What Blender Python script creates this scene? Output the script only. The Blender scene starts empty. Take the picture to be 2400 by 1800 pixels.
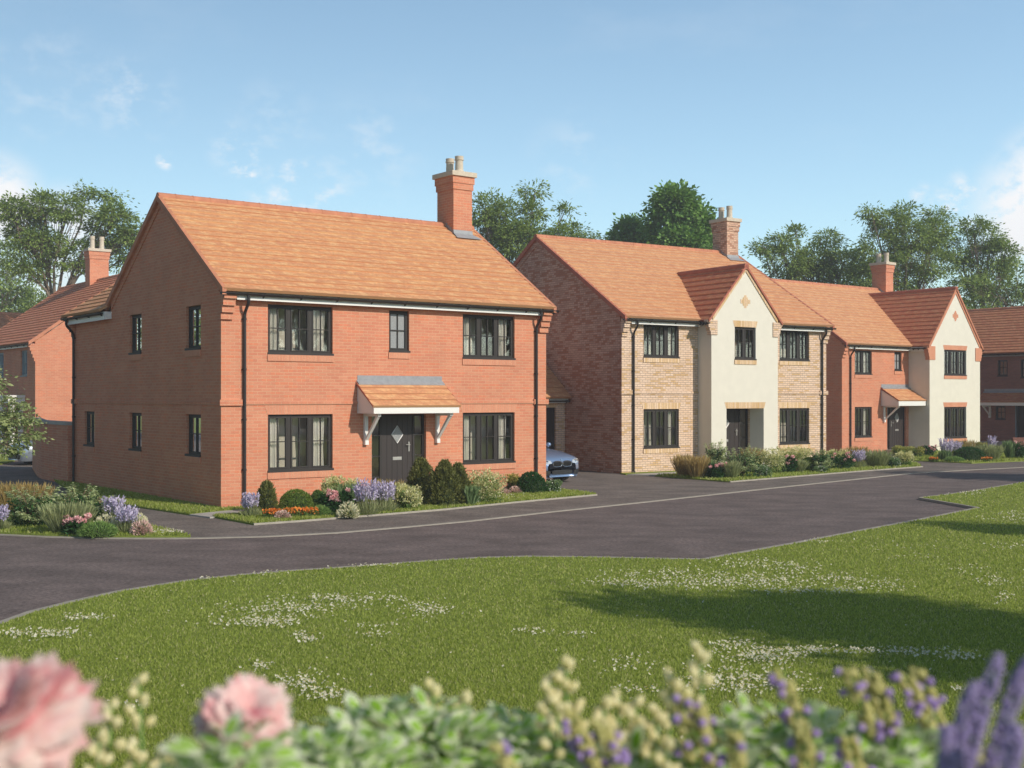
import bpy, math, random
import numpy as np
from mathutils import Vector
R = math.radians
C = bpy.context.scene.collection
scene = bpy.context.scene
# ------------------------------------------------------------------ camera, world, sun, exposure
F, H = 2840.0, 2.565
cam = bpy.data.objects.new('camera', bpy.data.cameras.new('camera'))
C.objects.link(cam); scene.camera = cam
cam.location = (0, 0, H); cam.rotation_euler = (R(90), 0, 0)
cam.data.sensor_width = 36; cam.data.lens = 36 * F / 2400; cam.data.shift_y = 31 / 2400
cam.data.clip_start = .05; cam.data.clip_end = 3000
cam.data.dof.use_dof = True; cam.data.dof.focus_distance = 30; cam.data.dof.aperture_fstop = 3.6
SUN_EL = R(31); SX, SY = .783, -.621
world = bpy.data.worlds.new('World'); scene.world = world; world.use_nodes = True
def nd(t, kind, **kw):
    n = t.nodes.new(kind)
    for k, v in kw.items():
        if k.startswith('i_'):
            n.inputs[k[2:].replace('_', ' ')].default_value = v
        else: setattr(n, k, v)
    return n
def build_world():
    t = world.node_tree; t.nodes.clear(); L = t.links.new
    out = nd(t, 'ShaderNodeOutputWorld'); bg = nd(t, 'ShaderNodeBackground')
    sky = nd(t, 'ShaderNodeTexSky', sky_type='NISHITA', sun_disc=False)
    sky.sun_elevation = SUN_EL; sky.sun_rotation = math.atan2(SX, SY)
    sky.air_density = 1.0; sky.dust_density = .35; sky.ozone_density = 1.6; sky.altitude = 200
    bg.inputs['Strength'].default_value = .115
    co = nd(t, 'ShaderNodeTexCoord')
    def clouds(scale, stretch, lo, hi, seed):
        m = nd(t, 'ShaderNodeMapping'); m.inputs['Scale'].default_value = (1, 1, stretch); m.inputs['Location'].default_value = seed
        n = nd(t, 'ShaderNodeTexNoise'); n.inputs['Scale'].default_value = scale; n.inputs['Detail'].default_value = 9; n.inputs['Roughness'].default_value = .62
        r = nd(t, 'ShaderNodeMapRange'); r.interpolation_type = 'SMOOTHSTEP'
        r.inputs['From Min'].default_value = lo; r.inputs['From Max'].default_value = hi
        L(co.outputs['Generated'], m.inputs['Vector']); L(m.outputs[0], n.inputs['Vector']); L(n.outputs[0], r.inputs['Value'])
        return r, n
    def near(px, py, rad):
        v = Vector(((px - 1200) / F, 1, (931 - py) / F)).normalized()
        d = nd(t, 'ShaderNodeVectorMath', operation='DISTANCE'); d.inputs[1].default_value = v
        L(co.outputs['Generated'], d.inputs[0])
        r = nd(t, 'ShaderNodeMapRange'); r.interpolation_type = 'SMOOTHSTEP'
        r.inputs['From Min'].default_value = rad; r.inputs['From Max'].default_value = rad * .1
        L(d.outputs['Value'], r.inputs['Value']); return r
    def math_(op, a, b):
        m = nd(t, 'ShaderNodeMath', operation=op)
        for i, x in enumerate((a, b)):
            if isinstance(x, (int, float)): m.inputs[i].default_value = x
            else: L(x, m.inputs[i])
        return m.outputs[0]
    wisp, _ = clouds(5, 3.2, .55, .8, (3.1, 1.2, .4))
    veil = math_('MULTIPLY', wisp.outputs[0], .07)
    spots = None
    for px, py, rad, k in ((690, 455, .05, .55), (740, 470, .04, .5), (575, 375, .022, .8), (560, 350, .03, .4), (388, 375, .010, 1.0), (580, 405, .012, .9), (640, 300, .05, .14), (310, 230, .045, .3), (110, 200, .06, .16), (860, 350, .06, .16), (1350, 370, .05, .14),
                           (2160, 455, .012, .5), (2225, 500, .03, .75), (2270, 445, .022, .6), (2290, 520, .03, .5)):
        r = near(px, py, rad)
        x = math_('MULTIPLY', r.outputs[0], k)
        spots = x if spots is None else math_('MAXIMUM', spots, x)
    puff, pn = clouds(34, 1.6, .44, .66, (0.3, 0, 0))
    sp = math_('MULTIPLY', spots, puff.outputs[0])
    big = None
    for px, py, rad, k in ((2430, 490, .06, 1.0), (2400, 550, .035, .9), (2470, 440, .06, 1.0), (-20, 480, .05, 1.0), (40, 500, .035, .9), (150, 530, .04, .7), (110, 620, .05, .5)):
        r = near(px, py, rad); x = math_('MULTIPLY', r.outputs[0], k); big = x if big is None else math_('MAXIMUM', big, x)
    soft, _ = clouds(20, 1.3, .30, .52, (.1, .5, 0)); sp = math_('MAXIMUM', sp, math_('MULTIPLY', big, soft.outputs[0]))
    sp = math_('MULTIPLY', sp, 1.35)
    fac = math_('MINIMUM', math_('MAXIMUM', veil, sp), 1.0)
    gm = nd(t, 'ShaderNodeMix', data_type='RGBA', blend_type='MULTIPLY'); gm.inputs[0].default_value = 1
    sp_ = nd(t, 'ShaderNodeSeparateXYZ'); L(co.outputs['Generated'], sp_.inputs[0])
    er = nd(t, 'ShaderNodeValToRGB'); er.color_ramp.interpolation = 'EASE'; e = er.color_ramp.elements
    e[0].position = .0; e[0].color = (.70, .70, .76, 1); e[1].position = 1; e[1].color = (.26, .27, .28, 1)
    x = e.new(.30); x.color = (.78, .74, .75, 1); x = e.new(.55); x.color = (.36, .36, .38, 1)
    L(sp_.outputs[2], er.inputs[0]); L(er.outputs[0], gm.inputs[7])
    g2 = nd(t, 'ShaderNodeMix', data_type='RGBA', blend_type='MULTIPLY'); g2.inputs[0].default_value = 1; g2.inputs[7].default_value = (1.92, 2.09, 1.88, 1); L(sky.outputs[0], g2.inputs[6])
    L(g2.outputs[2], gm.inputs[6])
    az = nd(t, 'ShaderNodeMapRange'); az.inputs['From Min'].default_value = -.6; az.inputs['From Max'].default_value = .6; az.inputs['To Min'].default_value = .73; az.inputs['To Max'].default_value = 1.29
    L(sp_.outputs[0], az.inputs[0]); g3 = nd(t, 'ShaderNodeVectorMath', operation='SCALE'); L(gm.outputs[2], g3.inputs[0]); L(az.outputs[0], g3.inputs['Scale'])
    mx = nd(t, 'ShaderNodeMix', data_type='RGBA'); mx.inputs[7].default_value = (8.6, 8.7, 8.9, 1)
    L(fac, mx.inputs[0]); L(g3.outputs[0], mx.inputs[6]); L(mx.outputs[2], bg.inputs[0]); L(bg.outputs[0], out.inputs[0])
build_world()
sun = bpy.data.objects.new('sun', bpy.data.lights.new('sun', 'SUN')); C.objects.link(sun)
sun.data.energy = 3.7; sun.data.angle = R(.5); sun.data.color = (1, .90, .76)
_d = Vector((SX * math.cos(SUN_EL), SY * math.cos(SUN_EL), math.sin(SUN_EL)))
sun.rotation_euler = _d.to_track_quat('Z', 'Y').to_euler(); sun.location = (20, -16, 25)
scene.view_settings.view_transform = 'Standard'; scene.view_settings.look = 'None'
scene.view_settings.exposure = 0.05; scene.view_settings.gamma = 1
scene.render.engine = 'CYCLES'
scene.cycles.max_bounces = 7; scene.cycles.diffuse_bounces = 3; scene.cycles.transparent_max_bounces = 24
# ------------------------------------------------------------------ helpers
A1, A2 = R(37.5), R(33.1)
P1, P2, P3 = (-6.587, 27.43), (3.665, 40.5), (14.84, 54.5)
def G(x, y, z=0):
    D = F * (H - z) / (y - 931); return ((x - 1200) / F * D, D)
def FP(x, y, D): return Vector(((x - 1200) / F * D, D, H + (931 - y) / F * D))
def off(P, a, t, s): return (P[0] + t * math.cos(a) - s * math.sin(a), P[1] + t * math.sin(a) + s * math.cos(a))
def srgb(r, g, b, k=1.0):
    f = lambda c: ((c / 255 + .055) / 1.055) ** 2.4 if c > 10 else c / 255 / 12.92
    return (f(r) * k, f(g) * k, f(b) * k, 1)
def tag(o, label=None, cat=None, group=None, kind=None):
    if label: o['label'] = label
    if cat: o['category'] = cat
    if group: o['group'] = group
    if kind: o['kind'] = kind
    return o
def empty(name, loc, rz=0, **kw):
    o = bpy.data.objects.new(name, None); C.objects.link(o); o.location = (*loc, 0)[:3] if len(loc) == 2 else loc
    o.rotation_euler = (0, 0, rz); o.empty_display_size = .3
    return tag(o, **kw)
class MB:
    def __init__(s): s.v = []; s.f = []; s.uv = []; s.any = False
    def poly(s, pts, uv=None):
        n = len(s.v); s.v += [tuple(p) for p in pts]; s.f.append(tuple(range(n, n + len(pts))))
        s.uv += list(uv) if uv else [(0, 0)] * len(pts)
        if uv: s.any = True
    def box(s, x0, x1, y0, y1, z0, z1, M=None):
        M = M or (lambda a, b, c: (a, b, c))
        p = [M(x, y, z) for z in (z0, z1) for x, y in ((x0, y0), (x1, y0), (x1, y1), (x0, y1))]
        n = len(s.v); s.v += p
        for q in ((0, 3, 2, 1), (4, 5, 6, 7), (0, 1, 5, 4), (1, 2, 6, 5), (2, 3, 7, 6), (3, 0, 4, 7)):
            s.f.append(tuple(n + i for i in q)); s.uv += [(0, 0)] * 4
    def prism(s, prof, l0, l1, M):            # prof: list of (h,z); extruded along l; M(l,h,z)
        a = [M(l0, h, z) for h, z in prof]; b = [M(l1, h, z) for h, z in prof]
        s.poly(a); s.poly(b[::-1])
        for i in range(len(prof)):
            j = (i + 1) % len(prof); s.poly([a[i], b[i], b[j], a[j]])
    def tube(s, pts, rad, n=8, cap=True):
        pts = [Vector(p) for p in pts]
        rad = rad if isinstance(rad, (list, tuple)) else [rad] * len(pts)
        base = len(s.v); d0 = None
        for i, p in enumerate(pts):
            d = (pts[min(i + 1, len(pts) - 1)] - pts[max(i - 1, 0)]).normalized()
            u = d.orthogonal().normalized() if d0 is None else (d0 - d * d0.dot(d)).normalized()
            d0 = u; w = d.cross(u)
            for k in range(n):
                a = 2 * math.pi * k / n; s.v.append(tuple(p + (u * math.cos(a) + w * math.sin(a)) * rad[i]))
        for i in range(len(pts) - 1):
            for k in range(n):
                s.f.append((base + i * n + k, base + i * n + (k + 1) % n, base + (i + 1) * n + (k + 1) % n, base + (i + 1) * n + k)); s.uv += [(0, 0)] * 4
        if cap:
            s.f.append(tuple(base + k for k in range(n))[::-1]); s.uv += [(0, 0)] * n
            s.f.append(tuple(base + (len(pts) - 1) * n + k for k in range(n))); s.uv += [(0, 0)] * n
    def lathe(s, prof, c=(0, 0, 0), n=20):
        b = len(s.v)
        for r, z in prof:
            for k in range(n):
                a = 2 * math.pi * k / n; s.v.append((c[0] + r * math.cos(a), c[1] + r * math.sin(a), c[2] + z))
        for i in range(len(prof) - 1):
            for k in range(n):
                s.f.append((b + i * n + k, b + i * n + (k + 1) % n, b + (i + 1) * n + (k + 1) % n, b + (i + 1) * n + k)); s.uv += [(0, 0)] * 4
    def build(s, name, m, parent=None, smooth=False, bevel=0, **kw):
        me = bpy.data.meshes.new(name); me.from_pydata(s.v, [], s.f)
        if s.any:
            l = me.uv_layers.new(name='UVMap'); l.data.foreach_set('uv', np.array(s.uv, dtype=np.float32).ravel())
        return link(name, me, m, parent, smooth, bevel, **kw)
def link(name, me, m, parent=None, smooth=False, bevel=0, **kw):
    if m and not me.materials: me.materials.append(m)
    if smooth: me.polygons.foreach_set('use_smooth', [True] * len(me.polygons))
    me.update(); o = bpy.data.objects.new(name, me); C.objects.link(o)
    if parent: o.parent = parent
    if bevel:
        b = o.modifiers.new('bevel', 'BEVEL'); b.width = bevel; b.segments = 2; b.limit_method = 'ANGLE'
    return tag(o, **kw)
rng = np.random.default_rng(7)
def unit(v): return v / np.maximum(np.linalg.norm(v, axis=-1, keepdims=True), 1e-9)
def cards_data(c, d, n, ln, wd, fold=.0):
    """diamond leaves: base at c, running along d, facing n"""
    d = unit(d); w = unit(np.cross(d, n)); nn = np.cross(w, d)
    ln = np.broadcast_to(ln, len(c))[:, None]; wd = np.broadcast_to(wd, len(c))[:, None]
    p0 = c; p2 = c + d * ln; mid = c + d * ln * .42 + nn * ln * fold
    return np.stack([p0, mid + w * wd * .5, p2, mid - w * wd * .5], 1)
def mesh_quads(name, V):
    V = np.asarray(V, dtype=np.float32); n, k = V.shape[:2]
    me = bpy.data.meshes.new(name); me.vertices.add(n * k); me.vertices.foreach_set('co', V.ravel())
    me.loops.add(n * k); me.loops.foreach_set('vertex_index', np.arange(n * k, dtype=np.int32))
    me.polygons.add(n); me.polygons.foreach_set('loop_start', np.arange(0, n * k, k, dtype=np.int32))
    try: me.polygons.foreach_set('loop_total', np.full(n, k, dtype=np.int32))
    except Exception: pass
    me.update(calc_edges=True); return me
# ------------------------------------------------------------------ materials
def new_mat(name):
    m = bpy.data.materials.new(name); m.use_nodes = True; t = m.node_tree
    return m, t, t.nodes['Principled BSDF'], t.links.new
def plain(name, col, rough=.6, metal=0, noise=0, scale=8, bump=0, coat=0):
    m, t, b, L = new_mat(name)
    b.inputs['Base Color'].default_value = col; b.inputs['Roughness'].default_value = rough; b.inputs['Metallic'].default_value = metal
    if coat: b.inputs['Coat Weight'].default_value = coat; b.inputs['Coat Roughness'].default_value = .04
    if noise or bump:
        co = nd(t, 'ShaderNodeTexCoord'); n = nd(t, 'ShaderNodeTexNoise'); n.inputs['Scale'].default_value = scale; n.inputs['Detail'].default_value = 5
        L(co.outputs['Object'], n.inputs['Vector'])
        if noise:
            mr = nd(t, 'ShaderNodeMapRange'); mr.inputs['From Min'].default_value = .3; mr.inputs['From Max'].default_value = .7
            mr.inputs['To Min'].default_value = 1 - noise; mr.inputs['To Max'].default_value = 1 + noise
            h = nd(t, 'ShaderNodeHueSaturation'); h.inputs['Color'].default_value = col
            L(n.outputs[0], mr.inputs[0]); L(mr.outputs[0], h.inputs['Value']); L(h.outputs[0], b.inputs['Base Color'])
        if bump:
            bp = nd(t, 'ShaderNodeBump'); bp.inputs['Strength'].default_value = bump; bp.inputs['Distance'].default_value = .01
            L(n.outputs[0], bp.inputs['Height']); L(bp.outputs[0], b.inputs['Normal'])
    return m
def brick_mat(name, c1, c2, mortar, soldier=False, c3=None, c3f=.66, blotch=.12, w=.225, h=.075, ms=.009):
    m, t, b, L = new_mat(name); b.inputs['Roughness'].default_value = .85
    co = nd(t, 'ShaderNodeTexCoord'); sx = nd(t, 'ShaderNodeSeparateXYZ'); L(co.outputs['Object'], sx.inputs[0])
    ad = nd(t, 'ShaderNodeMath', operation='ADD'); L(sx.outputs[0], ad.inputs[0]); L(sx.outputs[1], ad.inputs[1])
    cb = nd(t, 'ShaderNodeCombineXYZ')
    L(ad.outputs[0], cb.inputs[1 if soldier else 0]); L(sx.outputs[2], cb.inputs[0 if soldier else 1])
    br = nd(t, 'ShaderNodeTexBrick'); br.inputs['Scale'].default_value = 1; br.inputs['Brick Width'].default_value = 5 if soldier else w; br.inputs['Row Height'].default_value = h
    br.inputs['Mortar Size'].default_value = ms; br.inputs['Mortar Smooth'].default_value = .15; br.inputs['Bias'].default_value = 0
    if soldier: br.offset = 0
    br.inputs['Color1'].default_value = c1; br.inputs['Color2'].default_value = c2; br.inputs['Mortar'].default_value = mortar
    L(cb.outputs[0], br.inputs['Vector'])
    col = br.outputs['Color']
    # per-brick third colour and soft blotches
    ns = nd(t, 'ShaderNodeTexNoise'); ns.inputs['Scale'].default_value = 1.3; ns.inputs['Detail'].default_value = 6; L(co.outputs['Object'], ns.inputs['Vector'])
    mr = nd(t, 'ShaderNodeMapRange'); mr.inputs['From Min'].default_value = .3; mr.inputs['From Max'].default_value = .7; mr.inputs['To Min'].default_value = 1 - blotch; mr.inputs['To Max'].default_value = 1 + blotch
    L(ns.outputs[0], mr.inputs[0])
    n2 = nd(t, 'ShaderNodeTexNoise'); n2.inputs['Scale'].default_value = 55; n2.inputs['Detail'].default_value = 3; L(co.outputs['Object'], n2.inputs['Vector'])
    m2 = nd(t, 'ShaderNodeMapRange'); m2.inputs['From Min'].default_value = .25; m2.inputs['From Max'].default_value = .75; m2.inputs['To Min'].default_value = .86; m2.inputs['To Max'].default_value = 1.14
    L(n2.outputs[0], m2.inputs[0])
    ml = nd(t, 'ShaderNodeMath', operation='MULTIPLY'); L(mr.outputs[0], ml.inputs[0]); L(m2.outputs[0], ml.inputs[1])
    if c3:
        def mth(op, a, b=None):
            q = nd(t, 'ShaderNodeMath', operation=op)
            for k, x in enumerate((a, b)):
                if x is None: continue
                if isinstance(x, (int, float)): q.inputs[k].default_value = x
                else: L(x, q.inputs[k])
            return q.outputs[0]
        row = mth('FLOOR', mth('DIVIDE', sx.outputs[2], h)); par = mth('MULTIPLY', mth('FLOORED_MODULO', row, 2.0), -.5)
        colm = mth('FLOOR', mth('ADD', mth('DIVIDE', ad.outputs[0], w), par)); cc = nd(t, 'ShaderNodeCombineXYZ'); L(colm, cc.inputs[0]); L(row, cc.inputs[1])
        wn = nd(t, 'ShaderNodeTexWhiteNoise'); wn.noise_dimensions = '2D'; L(cc.outputs[0], wn.inputs['Vector'])
        sc = nd(t, 'ShaderNodeSeparateColor'); L(wn.outputs['Color'], sc.inputs[0])
        st = nd(t, 'ShaderNodeMapRange'); st.inputs['From Min'].default_value = c3f; st.inputs['From Max'].default_value = c3f + .05; L(sc.outputs[0], st.inputs[0])
        iv = nd(t, 'ShaderNodeMath', operation='MULTIPLY'); s1 = nd(t, 'ShaderNodeMath', operation='SUBTRACT'); s1.inputs[0].default_value = 1
        L(br.outputs['Fac'], s1.inputs[1]); L(st.outputs[0], iv.inputs[0]); L(s1.outputs[0], iv.inputs[1])
        mx = nd(t, 'ShaderNodeMix', data_type='RGBA'); mx.inputs[7].default_value = c3
        L(iv.outputs[0], mx.inputs[0]); L(col, mx.inputs[6]); col = mx.outputs[2]
    hs = nd(t, 'ShaderNodeHueSaturation'); L(ml.outputs[0], hs.inputs['Value']); L(col, hs.inputs['Color']); L(hs.outputs[0], b.inputs['Base Color'])
    bp = nd(t, 'ShaderNodeBump'); bp.invert = True; bp.inputs['Strength'].default_value = .6; bp.inputs['Distance'].default_value = .01
    L(br.outputs['Fac'], bp.inputs['Height']); L(bp.outputs[0], b.inputs['Normal'])
    return m
def tile_mat(name, c1, c2, c3, w=.33, h=.27):
    m, t, b, L = new_mat(name); b.inputs['Roughness'].default_value = .75
    uv = nd(t, 'ShaderNodeUVMap'); br = nd(t, 'ShaderNodeTexBrick')
    br.inputs['Scale'].default_value = 1; br.inputs['Brick Width'].default_value = w; br.inputs['Row Height'].default_value = h; br.offset = .5
    br.inputs['Mortar Size'].default_value = .006; br.inputs['Mortar Smooth'].default_value = .5
    br.inputs['Color1'].default_value = c1; br.inputs['Color2'].default_value = c2; br.inputs['Mortar'].default_value = tuple(x * .78 for x in c2[:3]) + (1,)
    sv = nd(t, 'ShaderNodeSeparateXYZ'); L(uv.outputs[0], sv.inputs[0]); fr_ = nd(t, 'ShaderNodeMath', operation='FLOORED_MODULO'); fr_.inputs[1].default_value = h; L(sv.outputs[1], fr_.inputs[0])
    sk = nd(t, 'ShaderNodeMath', operation='MULTIPLY_ADD'); sk.inputs[1].default_value = .8; L(fr_.outputs[0], sk.inputs[0]); L(sv.outputs[0], sk.inputs[2]); cv = nd(t, 'ShaderNodeCombineXYZ'); L(sk.outputs[0], cv.inputs[0]); L(sv.outputs[1], cv.inputs[1]); L(cv.outputs[0], br.inputs['Vector'])
    # sanded, diagonal paler patches
    mp = nd(t, 'ShaderNodeMapping'); mp.inputs['Scale'].default_value = (3.2, 5.0, 1); mp.inputs['Rotation'].default_value = (0, 0, .1); L(cv.outputs[0], mp.inputs[0])
    n = nd(t, 'ShaderNodeTexNoise'); n.inputs['Scale'].default_value = 1.25; n.inputs['Detail'].default_value = 3; L(mp.outputs[0], n.inputs['Vector'])
    r = nd(t, 'ShaderNodeMapRange'); r.interpolation_type = 'SMOOTHSTEP'; r.inputs['From Min'].default_value = .46; r.inputs['From Max'].default_value = .66; r.inputs['To Max'].default_value = .85; L(n.outputs[0], r.inputs[0])
    mx = nd(t, 'ShaderNodeMix', data_type='RGBA'); mx.inputs[7].default_value = c3; L(r.outputs[0], mx.inputs[0]); L(br.outputs[0], mx.inputs[6])
    n2 = nd(t, 'ShaderNodeTexNoise'); n2.inputs['Scale'].default_value = 14; n2.inputs['Detail'].default_value = 5; L(uv.outputs[0], n2.inputs['Vector'])
    m2 = nd(t, 'ShaderNodeMapRange'); m2.inputs['From Min'].default_value = .3; m2.inputs['From Max'].default_value = .7; m2.inputs['To Min'].default_value = .86; m2.inputs['To Max'].default_value = 1.12; L(n2.outputs[0], m2.inputs[0])
    hs = nd(t, 'ShaderNodeHueSaturation'); L(m2.outputs[0], hs.inputs['Value']); L(mx.outputs[2], hs.inputs['Color']); L(hs.outputs[0], b.inputs['Base Color'])
    bp = nd(t, 'ShaderNodeBump'); bp.inputs['Strength'].default_value = .5; bp.inputs['Distance'].default_value = .01; L(n2.outputs[0], bp.inputs['Height']); L(bp.outputs[0], b.inputs['Normal'])
    return m
def leaf_mat(name, c1, c2, trans=.35, rough=.55, c3=None, spec=.3):
    m, t, b, L = new_mat(name); b.inputs['Roughness'].default_value = rough; b.inputs['Specular IOR Level'].default_value = spec
    g = nd(t, 'ShaderNodeNewGeometry'); rp = nd(t, 'ShaderNodeValToRGB'); e = rp.color_ramp.elements
    e[0].color = c1; e[1].color = c2
    if c3: x = rp.color_ramp.elements.new(.85); x.color = c2; e[-1].color = c3
    L(g.outputs['Random Per Island'], rp.inputs[0]); L(rp.outputs[0], b.inputs['Base Color'])
    tr = nd(t, 'ShaderNodeBsdfTranslucent'); mx = nd(t, 'ShaderNodeMixShader'); mx.inputs[0].default_value = trans
    hs = nd(t, 'ShaderNodeHueSaturation'); hs.inputs['Value'].default_value = 1.2; hs.inputs['Saturation'].default_value = 1.1; L(rp.outputs[0], hs.inputs['Color']); L(hs.outputs[0], tr.inputs[0])
    L(b.outputs[0], mx.inputs[1]); L(tr.outputs[0], mx.inputs[2]); L(mx.outputs[0], t.nodes['Material Output'].inputs[0])
    return m
def glass_mat(name, tint=(.85, .87, .85, 1), base=.14):
    m, t, b, L = new_mat(name); t.nodes.remove(b)
    tr = nd(t, 'ShaderNodeBsdfTransparent'); tr.inputs[0].default_value = tint
    gl = nd(t, 'ShaderNodeBsdfGlossy'); gl.inputs['Roughness'].default_value = .015; gl.inputs[0].default_value = (.95, .97, 1, 1)
    fr = nd(t, 'ShaderNodeFresnel'); fr.inputs[0].default_value = 1.5; ml = nd(t, 'ShaderNodeMath', operation='MULTIPLY_ADD'); ml.inputs[1].default_value = 1.5; ml.inputs[2].default_value = base - .04
    mx = nd(t, 'ShaderNodeMixShader'); L(fr.outputs[0], ml.inputs[0]); L(ml.outputs[0], mx.inputs[0]); L(tr.outputs[0], mx.inputs[1]); L(gl.outputs[0], mx.inputs[2]); L(mx.outputs[0], t.nodes['Material Output'].inputs[0])
    return m
M = {}
red1, red2, redm = (.575, .205, .12, 1), (.63, .262, .155, 1), (.65, .375, .235, 1)
M['brick'] = brick_mat('red_brick', red1, red2, redm, blotch=.07, ms=.006, c3=(.64, .22, .12, 1), c3f=.8)
M['chim'] = brick_mat('blended_brick', (.72, .48, .34, 1), (.56, .34, .24, 1), (.34, .22, .17, 1), c3=(.44, .22, .14, 1), blotch=.08)
M['multi'] = brick_mat('side_gable_brick', (.62, .40, .30, 1), (.48, .28, .20, 1), (.34, .18, .14, 1), c3=(.42, .18, .11, 1), blotch=.08)  # redder and darker than the buff front, on the left gable only
M['brick_soldier'] = brick_mat('red_brick_soldier', (.62, .25, .15, 1), (.66, .30, .18, 1), (.60, .30, .19, 1), soldier=True, blotch=.04)
M['buff'] = brick_mat('buff_brick', (.78, .59, .45, 1), (.70, .50, .35, 1), (.40, .29, .23, 1), c3=(.62, .41, .21, 1), blotch=.06, c3f=.78)
M['buff_soldier'] = brick_mat('buff_brick_soldier', (.80, .60, .42, 1), (.62, .40, .17, 1), (.50, .34, .22, 1), soldier=True, blotch=.04)
M['darkbrick'] = brick_mat('brown_brick', (.24, .09, .07, 1), (.31, .12, .085, 1), (.20, .14, .12, 1))
M['render'] = plain('cream_render', (.73, .695, .605, 1), .9, noise=.03, scale=3, bump=.25)
M['tile'] = tile_mat('orange_roof_tile', (.58, .26, .13, 1), (.65, .315, .15, 1), (.74, .44, .215, 1))
M['tile_fine'] = tile_mat('orange_roof_tile_fine', (.58, .27, .145, 1), (.65, .33, .17, 1), (.73, .43, .22, 1))
M['tile_red'] = tile_mat('red_roof_tile', (.54, .17, .09, 1), (.62, .22, .115, 1), (.64, .30, .15, 1))
M['tile_old'] = tile_mat('brown_roof_tile', (.46, .165, .085, 1), (.54, .21, .105, 1), (.58, .28, .14, 1))
M['ridge'] = plain('ridge_tile_clay', (.52, .21, .12, 1), .8, noise=.15, scale=4)
M['ridge_red'] = plain('ridge_tile_red', (.43, .14, .09, 1), .8, noise=.15, scale=4)
M['white'] = plain('white_paint', (.80, .79, .76, 1), .45)
M['black'] = plain('black_gutter', (.022, .018, .018, 1), .5)
M['frame'] = plain('anthracite_frame', (.024, .019, .017, 1), .6)
M['door'] = plain('dark_door', (.034, .026, .025, 1), .5)
M['grey_frame'] = plain('grey_blue_frame', (.16, .22, .26, 1), .5)
M['lead'] = plain('lead', (.30, .31, .33, 1), .55, noise=.12, scale=9)
M['stone'] = plain('cast_stone', (.58, .50, .40, 1), .85, noise=.08, scale=10)
M['chrome'] = plain('chrome', (.6, .6, .6, 1), .2, metal=1)
M['steel'] = plain('satin_steel', (.55, .54, .52, 1), .35, metal=.6)
M['glass'] = glass_mat('window_glass'); M['obscure'] = plain('obscured_glass', (.30, .31, .32, 1), .25, noise=.35, scale=60)
M['curtain'] = plain('curtain_cloth', (.84, .80, .75, 1), .9)
M['room'] = plain('room_plaster', (.78, .71, .63, 1), .9)
M['concrete'] = plain('concrete_kerb', (.36, .33, .28, 1), .85, noise=.12, scale=5, bump=.2)
M['slab'] = plain('paving_slab', (.42, .40, .37, 1), .85, noise=.10, scale=3)
M['soil'] = plain('soil', (.06, .04, .025, 1), .95, noise=.3, scale=20)
M['bark'] = plain('bark', (.19, .145, .105, 1), .9, noise=.3, scale=6, bump=.5)
M['stem'] = plain('green_stem', (.12, .24, .05, 1), .6)
M['twig'] = plain('brown_twig', (.16, .10, .06, 1), .8)
def asphalt(name, c, sc=1):
    m, t, b, L = new_mat(name); b.inputs['Roughness'].default_value = .9
    co = nd(t, 'ShaderNodeTexCoord'); n1 = nd(t, 'ShaderNodeTexNoise'); n1.inputs['Scale'].default_value = 15; n1.inputs['Detail'].default_value = 7; n1.inputs['Roughness'].default_value = .85
    n2 = nd(t, 'ShaderNodeTexNoise'); n2.inputs['Scale'].default_value = .9; n2.inputs['Detail'].default_value = 7; n2.inputs['Roughness'].default_value = .6
    mp = nd(t, 'ShaderNodeMapping'); mp.inputs['Rotation'].default_value = (0, 0, A1); mp.inputs['Scale'].default_value = (1, 1.6, 1)
    L(co.outputs['Object'], n1.inputs['Vector']); L(co.outputs['Object'], mp.inputs[0]); L(mp.outputs[0], n2.inputs['Vector'])
    a = nd(t, 'ShaderNodeMapRange'); a.inputs['From Min'].default_value = .3; a.inputs['From Max'].default_value = .7; a.inputs['To Min'].default_value = .1; a.inputs['To Max'].default_value = 2.0; L(n1.outputs[0], a.inputs[0])
    d = nd(t, 'ShaderNodeMapRange'); d.inputs['From Min'].default_value = .35; d.inputs['From Max'].default_value = .7; d.inputs['To Min'].default_value = .76; d.inputs['To Max'].default_value = 1.42; L(n2.outputs[0], d.inputs[0])
    ml = nd(t, 'ShaderNodeMath', operation='MULTIPLY'); L(a.outputs[0], ml.inputs[0]); L(d.outputs[0], ml.inputs[1])
    h = nd(t, 'ShaderNodeHueSaturation'); h.inputs['Color'].default_value = c; L(ml.outputs[0], h.inputs['Value']); L(h.outputs[0], b.inputs['Base Color'])
    bp = nd(t, 'ShaderNodeBump'); bp.inputs['Strength'].default_value = .5; bp.inputs['Distance'].default_value = .01; L(n1.outputs[0], bp.inputs['Height']); L(bp.outputs[0], b.inputs['Normal'])
    return m
M['road'] = asphalt('asphalt', (.132, .102, .096, 1)); M['pave'] = asphalt('pavement_asphalt', (.150, .124, .110, 1))
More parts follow.
